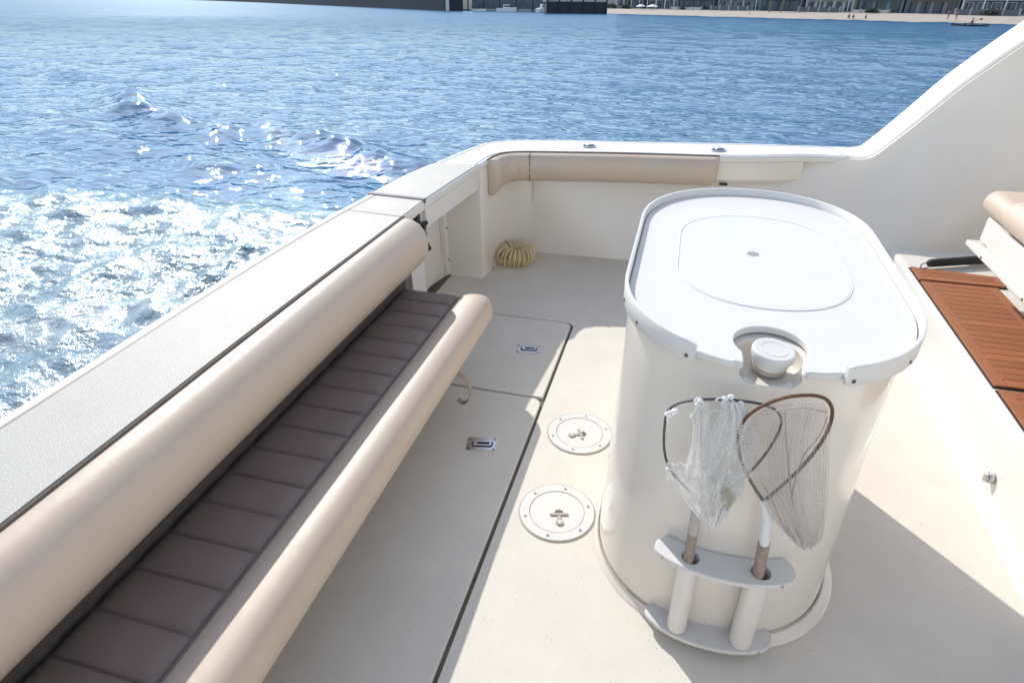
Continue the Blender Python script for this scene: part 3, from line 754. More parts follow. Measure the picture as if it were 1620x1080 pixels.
# ------------------------------------------------------------------ holder for net handles on the tank
def crescent(z0, z1, fl, hol=(), ny=0):
    front = interp([(*p, 0) for p in fl], 40); F_ = [(p.x, p.y) for p in front]
    wall = [(p.x, p.y) for p in outline(.2525, 1.231, .364, .385, .455, 400) if fl[0][0]+.028 < p.x < fl[-1][0]-.016 and p.y < 1.5]
    wall.sort(key=lambda p: -p[0])
    poly = F_+wall
    if not hol: return MB().prism(poly, z0, z1)
    bm = bmesh.new(); ed = []
    for lp in [poly]+[[(c[0]+r*math.cos(2*math.pi*k/28), c[1]+r*math.sin(2*math.pi*k/28)) for k in range(28)] for c, r in hol]:
        vs = [bm.verts.new((*p, z0)) for p in lp]
        for i in range(len(vs)): ed.append(bm.edges.new((vs[i], vs[(i+1) % len(vs)])))
    g = bmesh.ops.triangle_fill(bm, use_beauty=True, edges=ed)
    fs = [x for x in bm.faces]
    ex = bmesh.ops.extrude_face_region(bm, geom=fs)
    bmesh.ops.translate(bm, verts=[v for v in ex['geom'] if isinstance(v, bmesh.types.BMVert)], vec=(0,0,z1-z0))
    bm.verts.index_update(); mb = MB(); mb.add([v.co[:] for v in bm.verts], [[v.index for v in f.verts] for f in bm.faces]); bm.free(); return mb
hd = thing('net_holder', 'white two-shelf rack with two upright tubes fixed to the front of the bait tank', 'rack', (.25, 1.2, .0))
H1, H2 = (.163, 1.197), (.343, 1.196)
up = [(.070,1.232),(.066,1.205),(.078,1.188),(.125,1.163),(.20,1.146),(.28,1.142),(.345,1.152),(.405,1.172),(.428,1.192),(.434,1.215),(.425,1.243)]
obj('shelf', crescent(.338, .352, up, [(H1,.0235),(H2,.0255)]), POLY, hd, bevel=.0025)
lowf = [(.074,1.250),(.070,1.222),(.082,1.202),(.125,1.175),(.20,1.155),(.28,1.151),(.345,1.160),(.405,1.182),(.428,1.205),(.434,1.228),(.428,1.25)]
obj('shelf', crescent(.034, .048, lowf), POLY, hd, bevel=.0025)
def hollow(c, r, z0, z1, c2=None):
    c2 = c2 or c; m = MB(); secs = []
    for rr, z, cc in ((r*.82,z0+.02,c2),(r*.82,z1,c),(r,z1,c),(r,z0,c2),(0.0001,z0,c2)):
        secs.append([(cc[0]+rr*math.cos(2*math.pi*k/28), cc[1]+rr*math.sin(2*math.pi*k/28), z) for k in range(28)])
    return m.loft(secs, True, False)
obj('tube', hollow(H1, .0285, .05, .336), GELW, hd, smooth=50)
obj('tube', hollow(H2, .0310, .05, .336), GELW, hd, smooth=50)
for (x, y, z) in ((.090,1.1825,.345),(.395,1.169,.345),(.095,1.196,.041),(.395,1.179,.041)):
    obj('screw', MB().tube([(x,y,z),(x,y-.0035,z)], .0045, 10), TABBE, hd)

# ------------------------------------------------------------------ landing nets
Rc = rot
def ray(u, v):
    return Rc @ Vector((u-810, -(v-540), -955.))
def on_y(u, v, y):                       # the real point on the vertical plane y, read off the survey photo
    d_ = ray(u, v); k = y/d_.y; return Vector((d_.x*k, y, EYE+d_.z*k))
def net_sheet(rows, cellsize, yplane, fold, seed, thick, diamond=True):
    """rows: (v, left, right) outline of a hanging sheet"""
    ro = []
    for v, a, b, y in rows: ro.append((on_y(a, v, y), on_y(b, v, y)))
    Ltot = sum((ro[i+1][0]-ro[i][0]).length*.5+(ro[i+1][1]-ro[i][1]).length*.5 for i in range(len(ro)-1))
    ny = max(6, int(Ltot/cellsize)); wmax = max((b-a).length for a, b in ro)*1.15
    nx = max(4, int(wmax/cellsize))
    A = interp([tuple(a) for a, b in ro], ny+1); B = interp([tuple(b) for a, b in ro], ny+1)
    V = []; F = []
    for j in range(ny+1):
        a, b = A[j], B[j]
        for i in range(nx+1):
            u = i/nx
            uu = u+.035*math.sin(u*9+seed+j*.06)*math.sin(math.pi*u)
            p = a.lerp(b, uu)
            nz = noise.noise((u*5+seed, j*cellsize*14, seed*3.1)); nz2 = noise.noise((u*15+seed, j*cellsize*9, 7.7))
            k = math.sin(math.pi*min(1, max(0, u)))**.5
            p = p+Vector((.004*nz2, -(fold*(.5+.9*nz+.35*math.sin(u*23+seed+2*nz)))*k, .004*nz))
            V.append(p)
    w = nx+1
    for j in range(ny):
        for i in range(nx):
            a = j*w+i
            F.append((a, a+1, a+w+1, a+w))
    if diamond:       # turn the square grid into a diamond mesh
        V2 = list(V); F2 = []
        for (a, b, c, d_) in F: V2.append((V[a]+V[b]+V[c]+V[d_])/4)
        nb = len(V)
        for j in range(ny):
            for i in range(nx):
                cidx = nb+j*nx+i
                if i+1 < nx: F2.append((cidx, j*w+i+1, cidx+1, (j+1)*w+i+1))
        V, F = V2, F2
    return V, F
def net_obj(name, sheets, m, parent, thick):
    mb = MB()
    for V, F in sheets: mb.add(V, F)
    o = obj(name, mb, m, parent, smooth=0)
    wf = o.modifiers.new('strands', 'WIREFRAME'); wf.thickness = thick; wf.use_even_offset = False; wf.use_replace = True; wf.use_boundary = True
    return o
def hoop_path(pts, ys, n=60): return interp([tuple(on_y(u, v, y)) for (u, v), y in zip(pts, ys)], n)
# left net: torn white twine on a dark rectangular hoop
ln = thing('landing_net', 'torn white-twine landing net on a thin dark squarish hoop, left of the two', 'fishing net', (H1[0], H1[1], .345))
lp = [(1108,793),(1080,765),(1060,742),(1051,712),(1052,668),(1058,648),(1076,637),(1105,632),(1150,632),(1195,637),(1221,645),(1235,659),(1233,680),(1219,706),(1197,735),(1165,765),(1125,788)]
ly = [1.19,1.185,1.18,1.18,1.18,1.18,1.18,1.175,1.17,1.17,1.17,1.175,1.18,1.18,1.185,1.19,1.19]
obj('hoop', MB().tube(hoop_path(lp, ly, 90), .0032, 8), HOOPB, ln)
obj('handle', MB().tube([(H1[0]-.008,H1[1]-.006,.10), tuple(on_y(1088,888,1.185)), tuple(on_y(1104,800,1.19))], [.0135,.0135,.012], 14), WOOD, ln)
obj('grip_tape', MB().tube([tuple(on_y(1096.5,842,1.187)), tuple(on_y(1104.5,798,1.19))], .0140, 14), TAPE, ln)
sh = []
sh.append(net_sheet([(636,1101,1121,1.165),(665,1097,1124,1.155),(700,1092,1128,1.15),(730,1083,1140,1.148),(760,1080,1150,1.15)], .0085, 0, .012, 1.3, 0))
sh.append(net_sheet([(634,1146,1172,1.160),(655,1139,1186,1.15),(690,1120,1200,1.142),(725,1108,1196,1.142),(760,1104,1186,1.146),(790,1104,1172,1.152)], .0085, 0, .014, 4.1, 0))
sh.append(net_sheet([(730,1054,1110,1.172),(748,1056,1178,1.16),(770,1068,1184,1.15),(795,1085,1166,1.15),(818,1104,1150,1.155),(834,1114,1134,1.16)], .0085, 0, .013, 7.7, 0))
sh.append(net_sheet([(640,1104,1170,1.188),(690,1098,1200,1.185),(740,1085,1190,1.18),(780,1092,1170,1.178),(815,1108,1145,1.176)], .0100, 0, .006, 2.9, 0))
net_obj('net_bag', sh, NETW, ln, .0026)
net_obj('patch', [net_sheet([(772,1146,1152,1.138),(780,1146,1158,1.136),(790,1144,1164,1.136),(800,1146,1156,1.138),(806,1148,1151,1.14)], .0065, 0, .004, 5., 0, False)], NETY, ln, .0022)
# ragged top cords and knots
m = MB()
for (u, v) in ((1107,634),(1150,634),(1157,627),(1149,640),(1161,641),(1147,630),(1106,640),(1057,655),(1068,650)):
    p = on_y(u, v, 1.165); obj('knot', MB().ball(p, .007*random.uniform(.7, 1.15), 6, (1.2,1,.8)), NETW, ln)
m = MB()
for pl in ([(1098,634),(1103,629),(1110,631),(1112,640),(1106,648)], [(1054,655),(1058,651),(1068,652),(1064,657),(1056,662),(1058,668)], [(1142,640),(1148,628),(1158,633),(1166,640),(1172,636),(1176,642)],
           [(1132,634),(1138,629),(1146,633),(1141,641)], [(1104,648),(1116,652),(1130,650),(1142,652)], [(1170,634),(1175,636),(1174,643),(1168,646)], [(1100,650),(1095,662),(1098,668)], [(1106,640),(1098,652),(1092,660)],
           [(1150,648),(1178,655),(1188,668),(1200,672)], [(1055,738),(1064,744),(1080,748),(1086,752)], [(1054,740),(1058,752),(1056,762)]):
    obj('frayed_cord', MB().tube(interp([tuple(on_y(u, v, 1.162)+Vector((0, random.uniform(-.004,.004), 0))) for u, v in pl], 12), .0022, 5), NETW, ln)
# right net: grey twine on a braided brown teardrop hoop
rn = thing('landing_net', 'grey-twine landing net on a braided brown teardrop hoop in the right tube', 'fishing net', (H2[0], H2[1], .345))
rp = [(1207,792),(1192,768),(1178,742),(1169,710),(1170,680),(1184,657),(1210,640),(1245,628),(1282,625),(1305,630),(1316,645),(1315,665),(1305,690),(1288,715),(1265,742),(1240,765),(1212,790)]
ry = [1.165,1.158,1.15,1.145,1.142,1.14,1.14,1.14,1.145,1.15,1.16,1.165,1.17,1.17,1.17,1.17,1.168]
obj('hoop', MB().tube(hoop_path(rp, ry, 110), .0040, 8), HOOPR, rn)
obj('handle', MB().tube([(H2[0]-.004,H2[1]-.004,.09), tuple(on_y(1200,905,1.185)), tuple(on_y(1209,858,1.178))], [.0145,.0145,.0145], 14), WOOD, rn)
obj('ferrule', MB().tube([tuple(on_y(1208.5,862,1.177)), tuple(on_y(1214,820,1.172)), tuple(on_y(1209,788,1.168))], [.0125,.0125,.010], 14), ALU, rn)
sh = []
sh.append(net_sheet([(636,1225,1303,1.155),(670,1186,1314,1.14),(710,1176,1312,1.125),(750,1190,1310,1.118),(790,1212,1308,1.118),(825,1232,1306,1.122),(850,1250,1300,1.128),(864,1264,1286,1.135)], .0062, 0, .012, 3.3, 0, False))
sh.append(net_sheet([(645,1243,1308,1.178),(690,1215,1309,1.172),(740,1215,1307,1.165),(790,1228,1304,1.158),(830,1245,1300,1.15),(858,1262,1288,1.142)], .0070, 0, .012, 9.3, 0, False))
sh.append(net_sheet([(755,1186,1240,1.15),(790,1204,1262,1.135),(820,1222,1275,1.13),(845,1243,1285,1.13)], .0065, 0, .012, 6.1, 0, False))
net_obj('net_bag', sh, NETG, rn, .0010)
m = MB()
for pl in ([(1242,650),(1243,690),(1247,730),(1250,770),(1255,800)], [(1205,655),(1240,648),(1275,645),(1308,652)], [(1258,840),(1264,850),(1272,860)], [(1210,770),(1225,800),(1238,830),(1258,856)], [(1309,660),(1296,690),(1275,715),(1262,745),(1252,790)]):
    m.tube(interp([tuple(on_y(u, v, 1.112)) for u, v in pl], 16), .0017, 5)
obj('gather_lines', m, mat('dark_twine', (.36,.31,.28), .8), rn)

# ------------------------------------------------------------------ coiled hose
m = MB(); P = []
hc = Vector((-1.035, 3.79, .068)); loops = 24; R_ = .088
for k in range(loops*16+1):
    u = k/(loops*16); a = 2*math.pi*u*.97+2.9+.06*noise.noise((u*40, 5, 2)); b = 2*math.pi*loops*u
    rr = .058*(1+.16*noise.noise((u*26, 1, 2)))
    c_ = Vector((math.cos(a), math.sin(a), 0))
    P.append(hc+c_*(R_+rr*math.cos(b)*.82)+Vector((0, 0, rr*math.sin(b)*(1+.06*math.sin(3*a)))))
m.tube(P, .0056, 8)
hs = obj('coiled_hose', m, HOSE, loc=(-1.035, 3.79, 0)); tag(hs, 'coiled cream plastic washdown hose lying in the aft corner of the deck', 'hose')
hs2 = sub('hose_tail', MB().tube(interp([tuple(P[0]), (-1.13,3.75,.05), (-1.17,3.72,.035), (-1.165,3.66,.012), (-1.13,3.63,.008)], 20), .0058, 8), HOSE, hs)

# ------------------------------------------------------------------ step box, teak boards
sb = thing('step_box', 'white moulded step along the forward side of the cockpit, under the teak boards', 'step', (1.3, 2, 0))
secs = []
for y in [-1.0, 0, 1, 2, 2.6, 3.0, 3.3, 3.48, 3.62, 3.8, 4.1]:
    dx = -.0
    secs.append([(1.215+dx,y,-.005),(1.232+dx,y,.004),(1.246+dx,y,.014),(1.253+dx,y,.03),(1.256+dx,y,.06),(1.260+dx,y,.24),(1.262+dx,y,.300),(1.266+dx,y,.312),(1.276+dx,y,.319),(1.30+dx,y,.32),(2.4,y,.32),(2.4,y,-.005)])
obj('riser', MB().loft(secs), GELW, sb, smooth=50)
m = MB().tube([(1.254,2.06,.115),(1.238,2.06,.115)], .022, 20); ct = obj('push_latch', m, CHROME, sb, bevel=.003)
m = MB(); m.tube([(1.240,2.06,.115),(1.228,2.06,.115)], .013, 16); m.box((1.226,2.052,.098),(1.236,2.068,.132)); sub('thumb_turn', m, CHROME, ct, bevel=.002)
def teak(y0, y1, x0, x1, lab, skew=0., border=.045):
    t = thing('teak_board', lab, 'teak board', ((x0+x1)/2, (y0+y1)/2, .32), 'teak boards on the step')
    z0, z1 = .3205, .333
    sk_ = lambda x: skew*(x-x0)/(x1-x0)
    obj('seal', MB().add([(x0-.006,y0-.006,z0),(x1+.006,y0-.006,z0),(x1+.006,y1+.006+skew,z0),(x0-.006,y1+.006,z0),(x0-.006,y0-.006,z0+.004),(x1+.006,y0-.006,z0+.004),(x1+.006,y1+.006+skew,z0+.004),(x0-.006,y1+.006,z0+.004)], [(0,3,2,1),(4,5,6,7),(0,1,5,4),(1,2,6,5),(2,3,7,6),(3,0,4,7)]), BLACK, t)
    m = MB()
    def quad(a, b, c, d_):
        m.add([(*p, z0+.002) for p in (a,b,c,d_)]+[(*p, z1) for p in (a,b,c,d_)], [(0,3,2,1),(4,5,6,7),(0,1,5,4),(1,2,6,5),(2,3,7,6),(3,0,4,7)])
    g = .0034
    yt0, yt1 = y1, y1+skew
    quad((x0,y0),(x0+border,y0+border*0),(x0+border,yt0+skew*border/(x1-x0)),(x0,yt0))
    quad((x1-border,y0),(x1,y0),(x1,yt1),(x1-border,yt1-skew*border/(x1-x0)))
    xa, xb = x0+border+g, x1-border-g
    n = max(1, round((y1-y0)/.052))
    if border*2 > (y1-y0): n = 3
    for k in range(n):
        ya = y0+(y1-y0)*k/n+g/2; yb = y0+(y1-y0)*(k+1)/n-g/2; f = (k+1)/n; f0 = k/n
        quad((xa,ya+skew*f0*.12),(xb,ya+skew*f0*.88),(xb,yb+skew*f*.88),(xa,yb+skew*f*.12))
    obj('slats', m, TEAK, t, bevel=.0008)
teak(3.372, 3.54, 1.290, 1.690, 'short aft strip of teak board in the shade below the port side wall', -.04, .03)
teak(2.365, 3.350, 1.290, 1.642, 'long slatted teak board on the step, half in shade, between two other boards')
teak(1.35, 2.335, 1.292, 1.642, 'near slatted teak board at the right edge of the step')
# black fender rod lying at the back of the step
bd = thing('rod_sleeve', 'black padded sleeve with a cord loop lying on the step against the side wall', 'padded sleeve', (1.5, 3.6, .35))
A_ = Vector((1.375,3.560,.352)); B_ = Vector((1.80,3.74,.352))
obj('sleeve', MB().tube([A_, A_.lerp(B_,.01), A_.lerp(B_,.03), A_.lerp(B_,.5), B_], [.010,.018,.0225,.0235,.0235], 14), BLACK, bd, smooth=50)
obj('cord_loop', MB().tube(interp([tuple(A_), (1.352,3.555,.35), (1.335,3.535,.337), (1.345,3.52,.334), (1.375,3.535,.34)], 16), .0028, 6), BLACK, bd)

# forward bench (mezzanine)
mz = thing('forward_seat', 'white moulded seat base with tan cushions overhanging the teak step at the right', 'seat', (1.7, 2.8, .32))
m = MB().box((1.465,1.2,.585),(2.2,3.33,.70)); obj('base', m, GELW, mz, bevel=.006)
obj('front_panel', MB().box((1.440,1.2,.565),(1.466,3.185,.705)), GELW, mz, bevel=.010)
obj('lower_lip', MB().box((1.425,1.2,.545),(1.50,3.36,.572)), GELW, mz, bevel=.006)
obj('pedestal', MB().box((1.78,1.3,.32),(2.15,3.1,.56)), GEL, mz, bevel=.01)
for y in (3.15, 2.7, 2.2): obj('screw', MB().tube([(1.426,y,.558),(1.421,y,.558)], .005, 8), DIRT, mz)
def cush(x0, x1, y0, y1, z0, z1, r):
    m = MB(); secs = []
    for y, k in ((y1, .35), (y1-.01, .12), (y1-.03, .03), (y1-.06, 0), (y0+.06, 0), (y0, .3)):
        g = r*k*1.6; s_ = []
        for (cx, cz, a0) in ((x1-r, z1-r, 0), (x0+r, z1-r, 90), (x0+r, z0+r, 180), (x1-r, z0+r, 270)):
            for q_ in range(9):
                a = math.radians(a0+90*q_/8); s_.append((cx+(r)*math.cos(a)+( -g if cx > (x0+x1)/2 else g), y, cz+r*math.sin(a)+(-g if cz > (z0+z1)/2 else 0)))
        secs.append(s_)
    return m.loft(secs)
obj('seat_cushion', cush(1.445, 2.15, 1.2, 3.42, .702, .815, .052), VINYL, mz, smooth=60)
obj('front_roll', cush(1.425, 1.58, 1.2, 3.15, .705, .845, .066), VINYL, mz, smooth=60)

for o in boat_roots:
    o.matrix_world = BOAT @ Matrix.Translation(o.location)

# ------------------------------------------------------------------ the far shore (world frame, on the water)
SAND = mat('sand', (.46, .40, .33), .9, var=.25, vscale=.4, bump=.3, bscale=20)
WETS = mat('wet_sand', (.20, .17, .14), .5)
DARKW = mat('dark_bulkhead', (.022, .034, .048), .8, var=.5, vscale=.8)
CONC = mat('concrete', (.36, .36, .36), .8, var=.3, vscale=.6)
GLASS = mat('window_glass', (.03, .06, .09), .12)
S0 = Vector((-27.0, 192.0)); E1 = Vector((.823, -.568)); N1 = Vector((.568, .823))
ea = math.atan2(E1.y, E1.x)
def sp(t, n_, z=0): p = S0+E1*t+N1*n_; return (p.x, p.y, z)
def wobj(name, mb, m, parent=None, **k): return obj(name, mb, m, parent, boat=False, **k)
def obox(t0, n0_, z0, t1, n1_, z1):
    m = MB(); v = [sp(t0,n0_,z0),sp(t1,n0_,z0),sp(t1,n1_,z0),sp(t0,n1_,z0),sp(t0,n0_,z1),sp(t1,n0_,z1),sp(t1,n1_,z1),sp(t0,n1_,z1)]
    return m.add(v, [(0,3,2,1),(4,5,6,7),(0,1,5,4),(1,2,6,5),(2,3,7,6),(3,0,4,7)])
m = MB(); rows = []
for k in range(80):
    t = -50+k*3.2; wv = 1.4*math.sin(t*.09)+.7*math.sin(t*.31)
    rows.append([sp(t, -6+wv, -.6), sp(t, wv, .0), sp(t, 3+wv, .22), sp(t, 12+wv*.5, .75), sp(t, 30, 1.15), sp(t, 300, 1.6)])
b = wobj('beach', m.loft(rows, False), SAND, smooth=60); tag(b, kind='structure')
# land behind the left piers
m = MB(); m.loft([[(-300,560,-.5),(-300,560,3),(-300,900,12)],[(-90,262,-.5),(-90,266,3),(-90,420,12)],[(-52,236,-.5),(-50,240,2.2),(0,400,9)],[(0,236,-.5),(20,260,1.5),(60,400,9)]], False)
b = wobj('hills', m, mat('hill_scrub', (.06,.085,.07), .9, var=.5, vscale=.05), smooth=60); tag(b, kind='structure')

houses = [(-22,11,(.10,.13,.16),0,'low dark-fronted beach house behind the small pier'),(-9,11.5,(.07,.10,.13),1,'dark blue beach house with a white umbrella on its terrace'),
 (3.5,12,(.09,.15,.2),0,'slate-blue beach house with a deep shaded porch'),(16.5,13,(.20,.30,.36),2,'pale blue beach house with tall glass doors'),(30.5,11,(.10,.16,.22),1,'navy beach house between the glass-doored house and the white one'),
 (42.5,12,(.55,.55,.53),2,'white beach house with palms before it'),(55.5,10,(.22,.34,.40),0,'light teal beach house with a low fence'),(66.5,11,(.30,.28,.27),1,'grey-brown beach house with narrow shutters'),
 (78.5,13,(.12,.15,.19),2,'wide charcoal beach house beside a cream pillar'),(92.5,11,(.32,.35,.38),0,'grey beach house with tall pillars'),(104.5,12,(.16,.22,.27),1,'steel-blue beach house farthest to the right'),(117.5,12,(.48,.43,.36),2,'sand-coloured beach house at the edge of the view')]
rr = random.Random(11)
for i, (t0, w, c, kind, lab) in enumerate(houses):
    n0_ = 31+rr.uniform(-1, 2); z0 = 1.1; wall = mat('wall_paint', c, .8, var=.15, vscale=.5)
    h = thing('beach_house', lab, 'house', sp(t0+w/2, n0_+6, z0), 'houses along the beach', boat=False)
    H_ = 6.2+rr.uniform(-.5, 1)
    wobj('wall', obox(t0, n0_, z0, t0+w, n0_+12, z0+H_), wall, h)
    trim = mat('trim', rr.choice([(.6,.62,.63),(.45,.5,.55),(.08,.1,.12)]), .6)
    r_ = MB(); a = [sp(t0-.4,n0_-.9,z0+H_+.01), sp(t0+w+.4,n0_-.9,z0+H_+.01), sp(t0+w+.4,n0_+12.5,z0+H_+.01), sp(t0-.4,n0_+12.5,z0+H_+.01)]
    c1 = sp(t0+w*.25,n0_+6,z0+H_+2.1); c2 = sp(t0+w*.75,n0_+6,z0+H_+2.1)
    r_.add(a+[c1,c2], [(0,3,2,1),(0,1,5,4),(1,2,5),(2,3,4,5),(3,0,4)])
    wobj('roof', r_, mat('roof_tiles', (.10,.09,.09), .8), h, smooth=0)
    nb = 3+kind
    for fl in (0, 1):
        for k in range(nb):
            cw = w/nb; a0 = t0+cw*k+cw*.18; a1 = t0+cw*(k+1)-cw*.18
            zb = z0+(.25 if fl == 0 else 3.4); zt_ = zb+(2.1 if fl == 0 else 1.6)
            wn = wobj('window', obox(a0-.1, n0_-.09, zb-.1, a1+.1, n0_-.003, zt_+.1), trim, h)
            sub('pane', obox(a0, n0_-.12, zb, (a0+a1)/2-.04, n0_-.092, zt_).add(*(lambda q_: (q_.v, q_.f))(obox((a0+a1)/2+.04, n0_-.12, zb, a1, n0_-.092, zt_))), GLASS, wn, boat=False)
    wobj('balcony', obox(t0+.3, n0_-1.6, z0+2.75, t0+w-.3, n0_-.1, z0+2.95), trim, h)
    for k in range(4):
        tt = t0+.5+(w-1.2)*k/3; wobj('post', obox(tt, n0_-1.55, z0, tt+.22, n0_-1.33, z0+2.74), trim, h)
    if kind != 1:
        f = thing('garden_wall', 'low %s garden wall in front of the %s' % (('pale','','dark')[kind], lab.split(' beach house')[0]+' beach house'+lab.split(' beach house')[1]), 'wall', sp(t0+w/2, n0_-5, 1), 'garden walls along the beach', boat=False)
        wobj('wall', obox(t0+.5, n0_-5.2, .9, t0+w-.5, n0_-4.9, 1.75+.2*kind), mat('garden_wall_paint', (.5,.48,.45) if kind == 0 else (.10,.12,.14), .8), f)
        for k in range(5): wobj('pier', obox(t0+.5+(w-1.4)*k/4, n0_-5.26, .9, t0+.9+(w-1.4)*k/4, n0_-4.84, 1.95+.2*kind), CONC, f)
# terrace umbrellas
for t0, s_, lab in ((-6, 1.5, 'white terrace umbrella in front of the dark blue house, left of the pair'), (-1.5, 1.8, 'larger white terrace umbrella in front of the dark blue house, right of the pair')):
    c = sp(t0, 24, 1); u = thing('terrace_umbrella', lab, 'umbrella', c, boat=False)
    wobj('pole', MB().cyl(c, .04, .95, 2.3, 8), TAPE, u)
    m = MB(); secs = [[(c[0]+r_*math.cos(k*.785), c[1]+r_*math.sin(k*.785), z) for k in range(8)] for r_, z in ((s_,1.75),(s_*.6,2.1),(.05,2.4))]
    wobj('canopy', m.loft(secs), mat('canopy_cloth', (.8,.78,.76), .8), u)
# palms
LEAF = mat('palm_leaf', (.06,.10,.04), .7); BARK = mat('palm_bark', (.16,.13,.10), .9)
def palm(t0, n_, h, lab, sd):
    c = Vector(sp(t0, n_, .9)); p = thing('palm_tree', lab, 'palm tree', c, 'palms on the beach front', boat=False); r_ = random.Random(sd)
    top = c+Vector((r_.uniform(-.4,.4), 0, h))
    wobj('trunk', MB().tube(interp([tuple(c), tuple(c.lerp(top,.5)+Vector((.15,0,0))), tuple(top)], 10), .17, 8), BARK, p)
    m = MB()
    for k in range(26):
        a = r_.uniform(0, 6.28); e = r_.uniform(-.5, 1.1); L_ = r_.uniform(1.6, 2.4)
        d_ = Vector((math.cos(a), math.sin(a), 0)); s2 = Vector((-d_.y, d_.x, 0))
        for q_ in range(8):
            u = q_/8; u2 = u+.1
            f = lambda u: top+d_*L_*u*math.cos(e*.6)+Vector((0,0,L_*(math.sin(e)*u-.8*u*u)))
            for sg in (-1, 1):
                a_, b_ = f(u), f(u2); tip = f(u+.12)+s2*sg*.45*(1-u*.7)+Vector((0,0,-.25))
                m.add([a_, b_, tip], [(0,1,2)])
    wobj('crown', m, LEAF, p, smooth=0)
palm(38.5, 21, 6.2, 'tall palm just left of the white beach house', 1); palm(41.0, 22, 5.2, 'shorter palm right beside the tall one at the white beach house', 2); palm(45, 24, 6.8, 'palm in front of the middle of the white beach house', 3)
# bushes
def bush(t0, n_, r_, lab, sd):
    q_ = random.Random(sd); m = MB(); c = Vector(sp(t0, n_, 1.0+r_*.5))
    for k in range(420):
        v = Vector((q_.gauss(0,1), q_.gauss(0,1), q_.gauss(0,1))).normalized()*q_.uniform(.5,1.05)*r_*(1+.25*math.sin(k))
        p = c+Vector((v.x*1.5, v.y, abs(v.z)*.9-.3*r_)); s_ = .16
        a = Vector((q_.gauss(0,1), q_.gauss(0,1), q_.gauss(0,1))).normalized()*s_; b_ = a.orthogonal().normalized()*s_
        m.add([p-a, p+b_, p+a, p-b_], [(0,1,2,3)])
    o = wobj('shrub', m, mat('shrub_leaf', (.05,.08,.05), .8, var=.5, vscale=2), loc=sp(t0, n_, 1), smooth=0); tag(o, lab, 'shrub', 'shrubs before the beach houses')
bush(-18, 24, 1.3, 'dark shrub behind the small pier', 1); bush(-13, 25, 1.0, 'small dark shrub left of the terrace umbrellas', 2); bush(9, 26, 1.1, 'dark shrub in front of the slate-blue house', 3)
bush(62, 25, 1.0, 'shrub beside the light teal house', 4); bush(86, 25, 1.2, 'shrub in front of the charcoal house', 5); bush(99, 26, 1.3, 'round shrub near the right end of the houses', 6)
# piers and dock
def line_box(a, b, w, z0, z1):
    a = Vector(a); b = Vector(b); d_ = (b-a).normalized(); n_ = Vector((-d_.y, d_.x))*w
    m = MB(); P4 = [a, b, b+n_, a+n_]
    return m.add([(*p, z0) for p in P4]+[(*p, z1) for p in P4], [(0,3,2,1),(4,5,6,7),(0,1,5,4),(1,2,6,5),(2,3,7,6),(3,0,4,7)])
lpier = thing('long_pier', 'long dark pier running out across the water at the top left', 'pier', (-128,258,0), boat=False)
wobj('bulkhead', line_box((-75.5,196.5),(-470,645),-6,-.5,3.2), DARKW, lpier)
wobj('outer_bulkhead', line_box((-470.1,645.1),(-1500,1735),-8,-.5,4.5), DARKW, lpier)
wobj('deck', line_box((-75.2,196.2),(-470,644.6),-6.8,3.21,3.5), CONC, lpier)
wobj('end_pile', MB().cyl((-74.6,196.6), .55, -.5, 4.5, 12), mat('pile_white', (.5,.52,.52), .7), lpier)
sp2 = thing('short_pier', 'short dark pier block on the water, left of the beach', 'pier', (-32,182,0), boat=False)
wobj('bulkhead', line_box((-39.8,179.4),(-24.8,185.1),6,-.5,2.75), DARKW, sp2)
wobj('deck', line_box((-40.1,179.1),(-24.5,185.0),6.6,2.76,3.0), CONC, sp2)
for k in range(6):
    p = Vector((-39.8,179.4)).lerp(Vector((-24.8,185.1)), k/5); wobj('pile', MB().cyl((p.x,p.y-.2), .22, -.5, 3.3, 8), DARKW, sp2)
dk = thing('floating_dock', 'low grey floating dock with piles between the long and the short pier', 'dock', (-60,205,0), boat=False)
wobj('platform', line_box((-78,208),(-38,203),5,-.1,.55), CONC, dk)
for k in range(8):
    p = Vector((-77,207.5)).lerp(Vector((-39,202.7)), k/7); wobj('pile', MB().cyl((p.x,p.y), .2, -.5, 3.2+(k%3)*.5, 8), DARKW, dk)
wobj('shed', line_box((-72,212),(-45,209),5,.5,3.6), mat('shed_wall', (.10,.14,.17), .8, var=.5, vscale=.7), dk)
def small_boat(c, L_, h, ang_, lab, cabin=True):
    t = thing('moored_boat', lab, 'boat', (*c, 0), boat=False); co, si = math.cos(ang_), math.sin(ang_); secs = []
    for u in [i/10 for i in range(11)]:
        w = L_*.16*math.sin(math.pi*min(1, .35+u*.65))**.8+.02; x = (u-.5)*L_; zz = h*(1+.35*u)
        r_ = [(x,-w,zz),(x,-w*.8,0),(x,-.1*w,-.2),(x,.1*w,-.2),(x,w*.8,0),(x,w,zz)]
        secs.append([(c[0]+a*co-b_*si, c[1]+a*si+b_*co, z) for a, b_, z in r_])
    wobj('hull', MB().loft(secs), mat('boat_white', (.7,.72,.73), .4), t)
    if cabin:
        wobj('cabin', MB().box((c[0]-L_*.15,c[1]-L_*.1,h*.9),(c[0]+L_*.15,c[1]+L_*.1,h*2.1), ang_), mat('boat_cabin', (.6,.62,.64), .4), t, bevel=.1)
        wobj('windscreen', MB().box((c[0]-L_*.12,c[1]-L_*.105,h*1.4),(c[0]+L_*.155,c[1]+L_*.105,h*1.85), ang_), GLASS, t)
small_boat((-56.5,198.5), 6, .9, .1, 'small white cabin boat moored at the floating dock, middle of the gap')
small_boat((-45.0,196.5), 5, 1.0, 1.2, 'small white boat seen end-on beside the short pier')
small_boat((-66,201), 4.5, .5, -.1, 'low open dinghy at the left end of the floating dock', False)
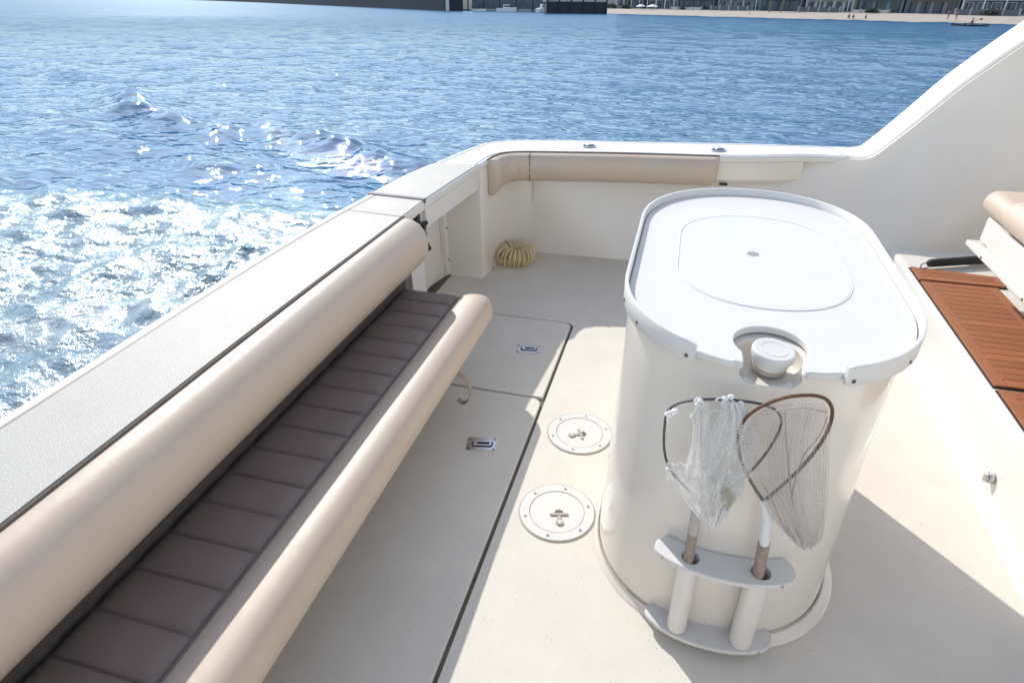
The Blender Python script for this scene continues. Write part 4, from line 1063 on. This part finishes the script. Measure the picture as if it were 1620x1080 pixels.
# kayak, people, buoy
SKIN = mat('skin', (.35,.2,.14), .6)
def person_standing(c, h, shirt, lab, sit=False, ang_=0.):
    t = thing('person', lab, 'person', c, boat=False); k = h/1.7
    V = []; E_ = []; Rr_ = []
    def add(p, r_, par):
        V.append((p[0]*k, p[1]*k, p[2]*k)); Rr_.append(r_*k)
        if par is not None: E_.append((par, len(V)-1))
        return len(V)-1
    zp = .93 if not sit else .16
    pel = add((0,0,zp), .15, None); wa = add((0,0,zp+.2), .13, pel); ch = add((0,.02,zp+.42), .16, wa); nk = add((0,.02,zp+.56), .06, ch); hd_ = add((0,.0,zp+.68), .10, nk); add((0,0,zp+.76), .08, hd_)
    for s_ in (-1, 1):
        sh_ = add((s_*.19,.02,zp+.48), .06, ch); el = add((s_*.25,-.02,zp+.22), .045, sh_); add((s_*.22,-.2,zp+.08), .035, el)
        hp = add((s_*.09,0,zp-.04), .09, pel)
        if sit: kn = add((s_*.14,-.42,zp+.10), .065, hp); add((s_*.1,-.8,zp-.08), .045, kn)
        else: kn = add((s_*.11,-.04,.48), .07, hp); an = add((s_*.12,0,.08), .045, kn); add((s_*.13,-.13,.03), .04, an)
    me = bpy.data.meshes.new('body'); me.from_pydata(V, E_, []); o = bpy.data.objects.new('body', me); COL.objects.link(o)
    o.parent = t; me.materials.append(SKIN); o.rotation_euler.z = ang_
    sk_ = o.modifiers.new('skin', 'SKIN')
    if not me.skin_vertices: me.skin_vertices.new()
    for v, r_ in zip(me.skin_vertices[0].data, Rr_): v.radius = (r_, r_); v.use_root = False
    me.skin_vertices[0].data[0].use_root = True
    o.modifiers.new('sub', 'SUBSURF').render_levels = 1
    co, si = math.cos(ang_), math.sin(ang_)
    m = MB(); secs = []
    for z, rx in ((zp-.05,.19),(zp+.2,.165),(zp+.42,.205),(zp+.52,.14)):
        secs.append([(c[0]+k*(rx*math.cos(q_*.5236)), c[1]+k*(rx*.75*math.sin(q_*.5236)), c[2]+k*z) for q_ in range(12)])
    wobj('shirt', m.loft(secs), mat('shirt', shirt, .8), t)
    wobj('hair', MB().ball((c[0], c[1]+.02*k, c[2]+k*(zp+.74)), .115*k, 6), mat('hair', (.03,.02,.015), .8), t)
    return t
person_standing(sp(84.5,5,.33), 1.7, (.10,.12,.2), 'person in a dark top standing on the wet sand, left of the standing pair')
person_standing(sp(85.9,5,.33), 1.65, (.25,.12,.12), 'person in a reddish top standing on the wet sand, right of the standing pair')
person_standing(sp(66.8,3.0,.2), 1.6, (.3,.1,.12), 'person in a red top sitting at the water line, left in the seated group', True)
person_standing(sp(67.9,2.6,.2), 1.5, (.08,.1,.25), 'person in a blue top sitting at the water line, middle of the seated group', True)
person_standing(sp(70.4,2.6,.2), 1.4, (.15,.15,.15), 'person in grey sitting at the water line, right of the seated group', True)
ka = thing('kayak', 'dark slim kayak on the blue water at the upper right', 'kayak', (39.6,118.5,0), boat=False)
secs = []
kd = Vector((.93,-.10,0)).normalized(); kn_ = Vector((-kd.y,kd.x,0))
for u in [i/16 for i in range(17)]:
    w = .31*math.sin(math.pi*u)**.7+.01; x = (u-.5)*5.0; zz = .22+.16*abs(2*u-1)**2.5
    secs.append([tuple(Vector((39.6,118.5,0))+kd*x+kn_*a+Vector((0,0,z))) for a, z in ((-w,zz*.8),(-w*.6,-.05),(w*.6,-.05),(w,zz*.8),(w*.5,zz),(-w*.5,zz))])
wobj('hull', MB().loft(secs), mat('kayak_dark', (.03,.05,.08), .4), ka, smooth=60)
kp = person_standing((39.75,118.4,.12), 1.65, (.03,.05,.09), 'person in dark clothes sitting in the kayak with a paddle', True, math.radians(90))
wobj('paddle', MB().tube([(38.9,118.1,.35),(39.75,118.1,.62),(40.6,118.1,.9)], .025, 6).box((38.6,118.05,.2),(38.95,118.15,.38)).box((40.55,118.05,.86),(40.9,118.15,1.05)), BLACK, kp)
by = thing('buoy', 'small pale buoy floating near the beach', 'buoy', (11.2,176,0), boat=False)
wobj('float', MB().ball((11.2,176,.15), .42, 8), mat('buoy_paint', (.6,.55,.5), .5), by); wobj('mast', MB().cyl((11.2,176), .06, .4, 1.1, 8), DARKW, by)
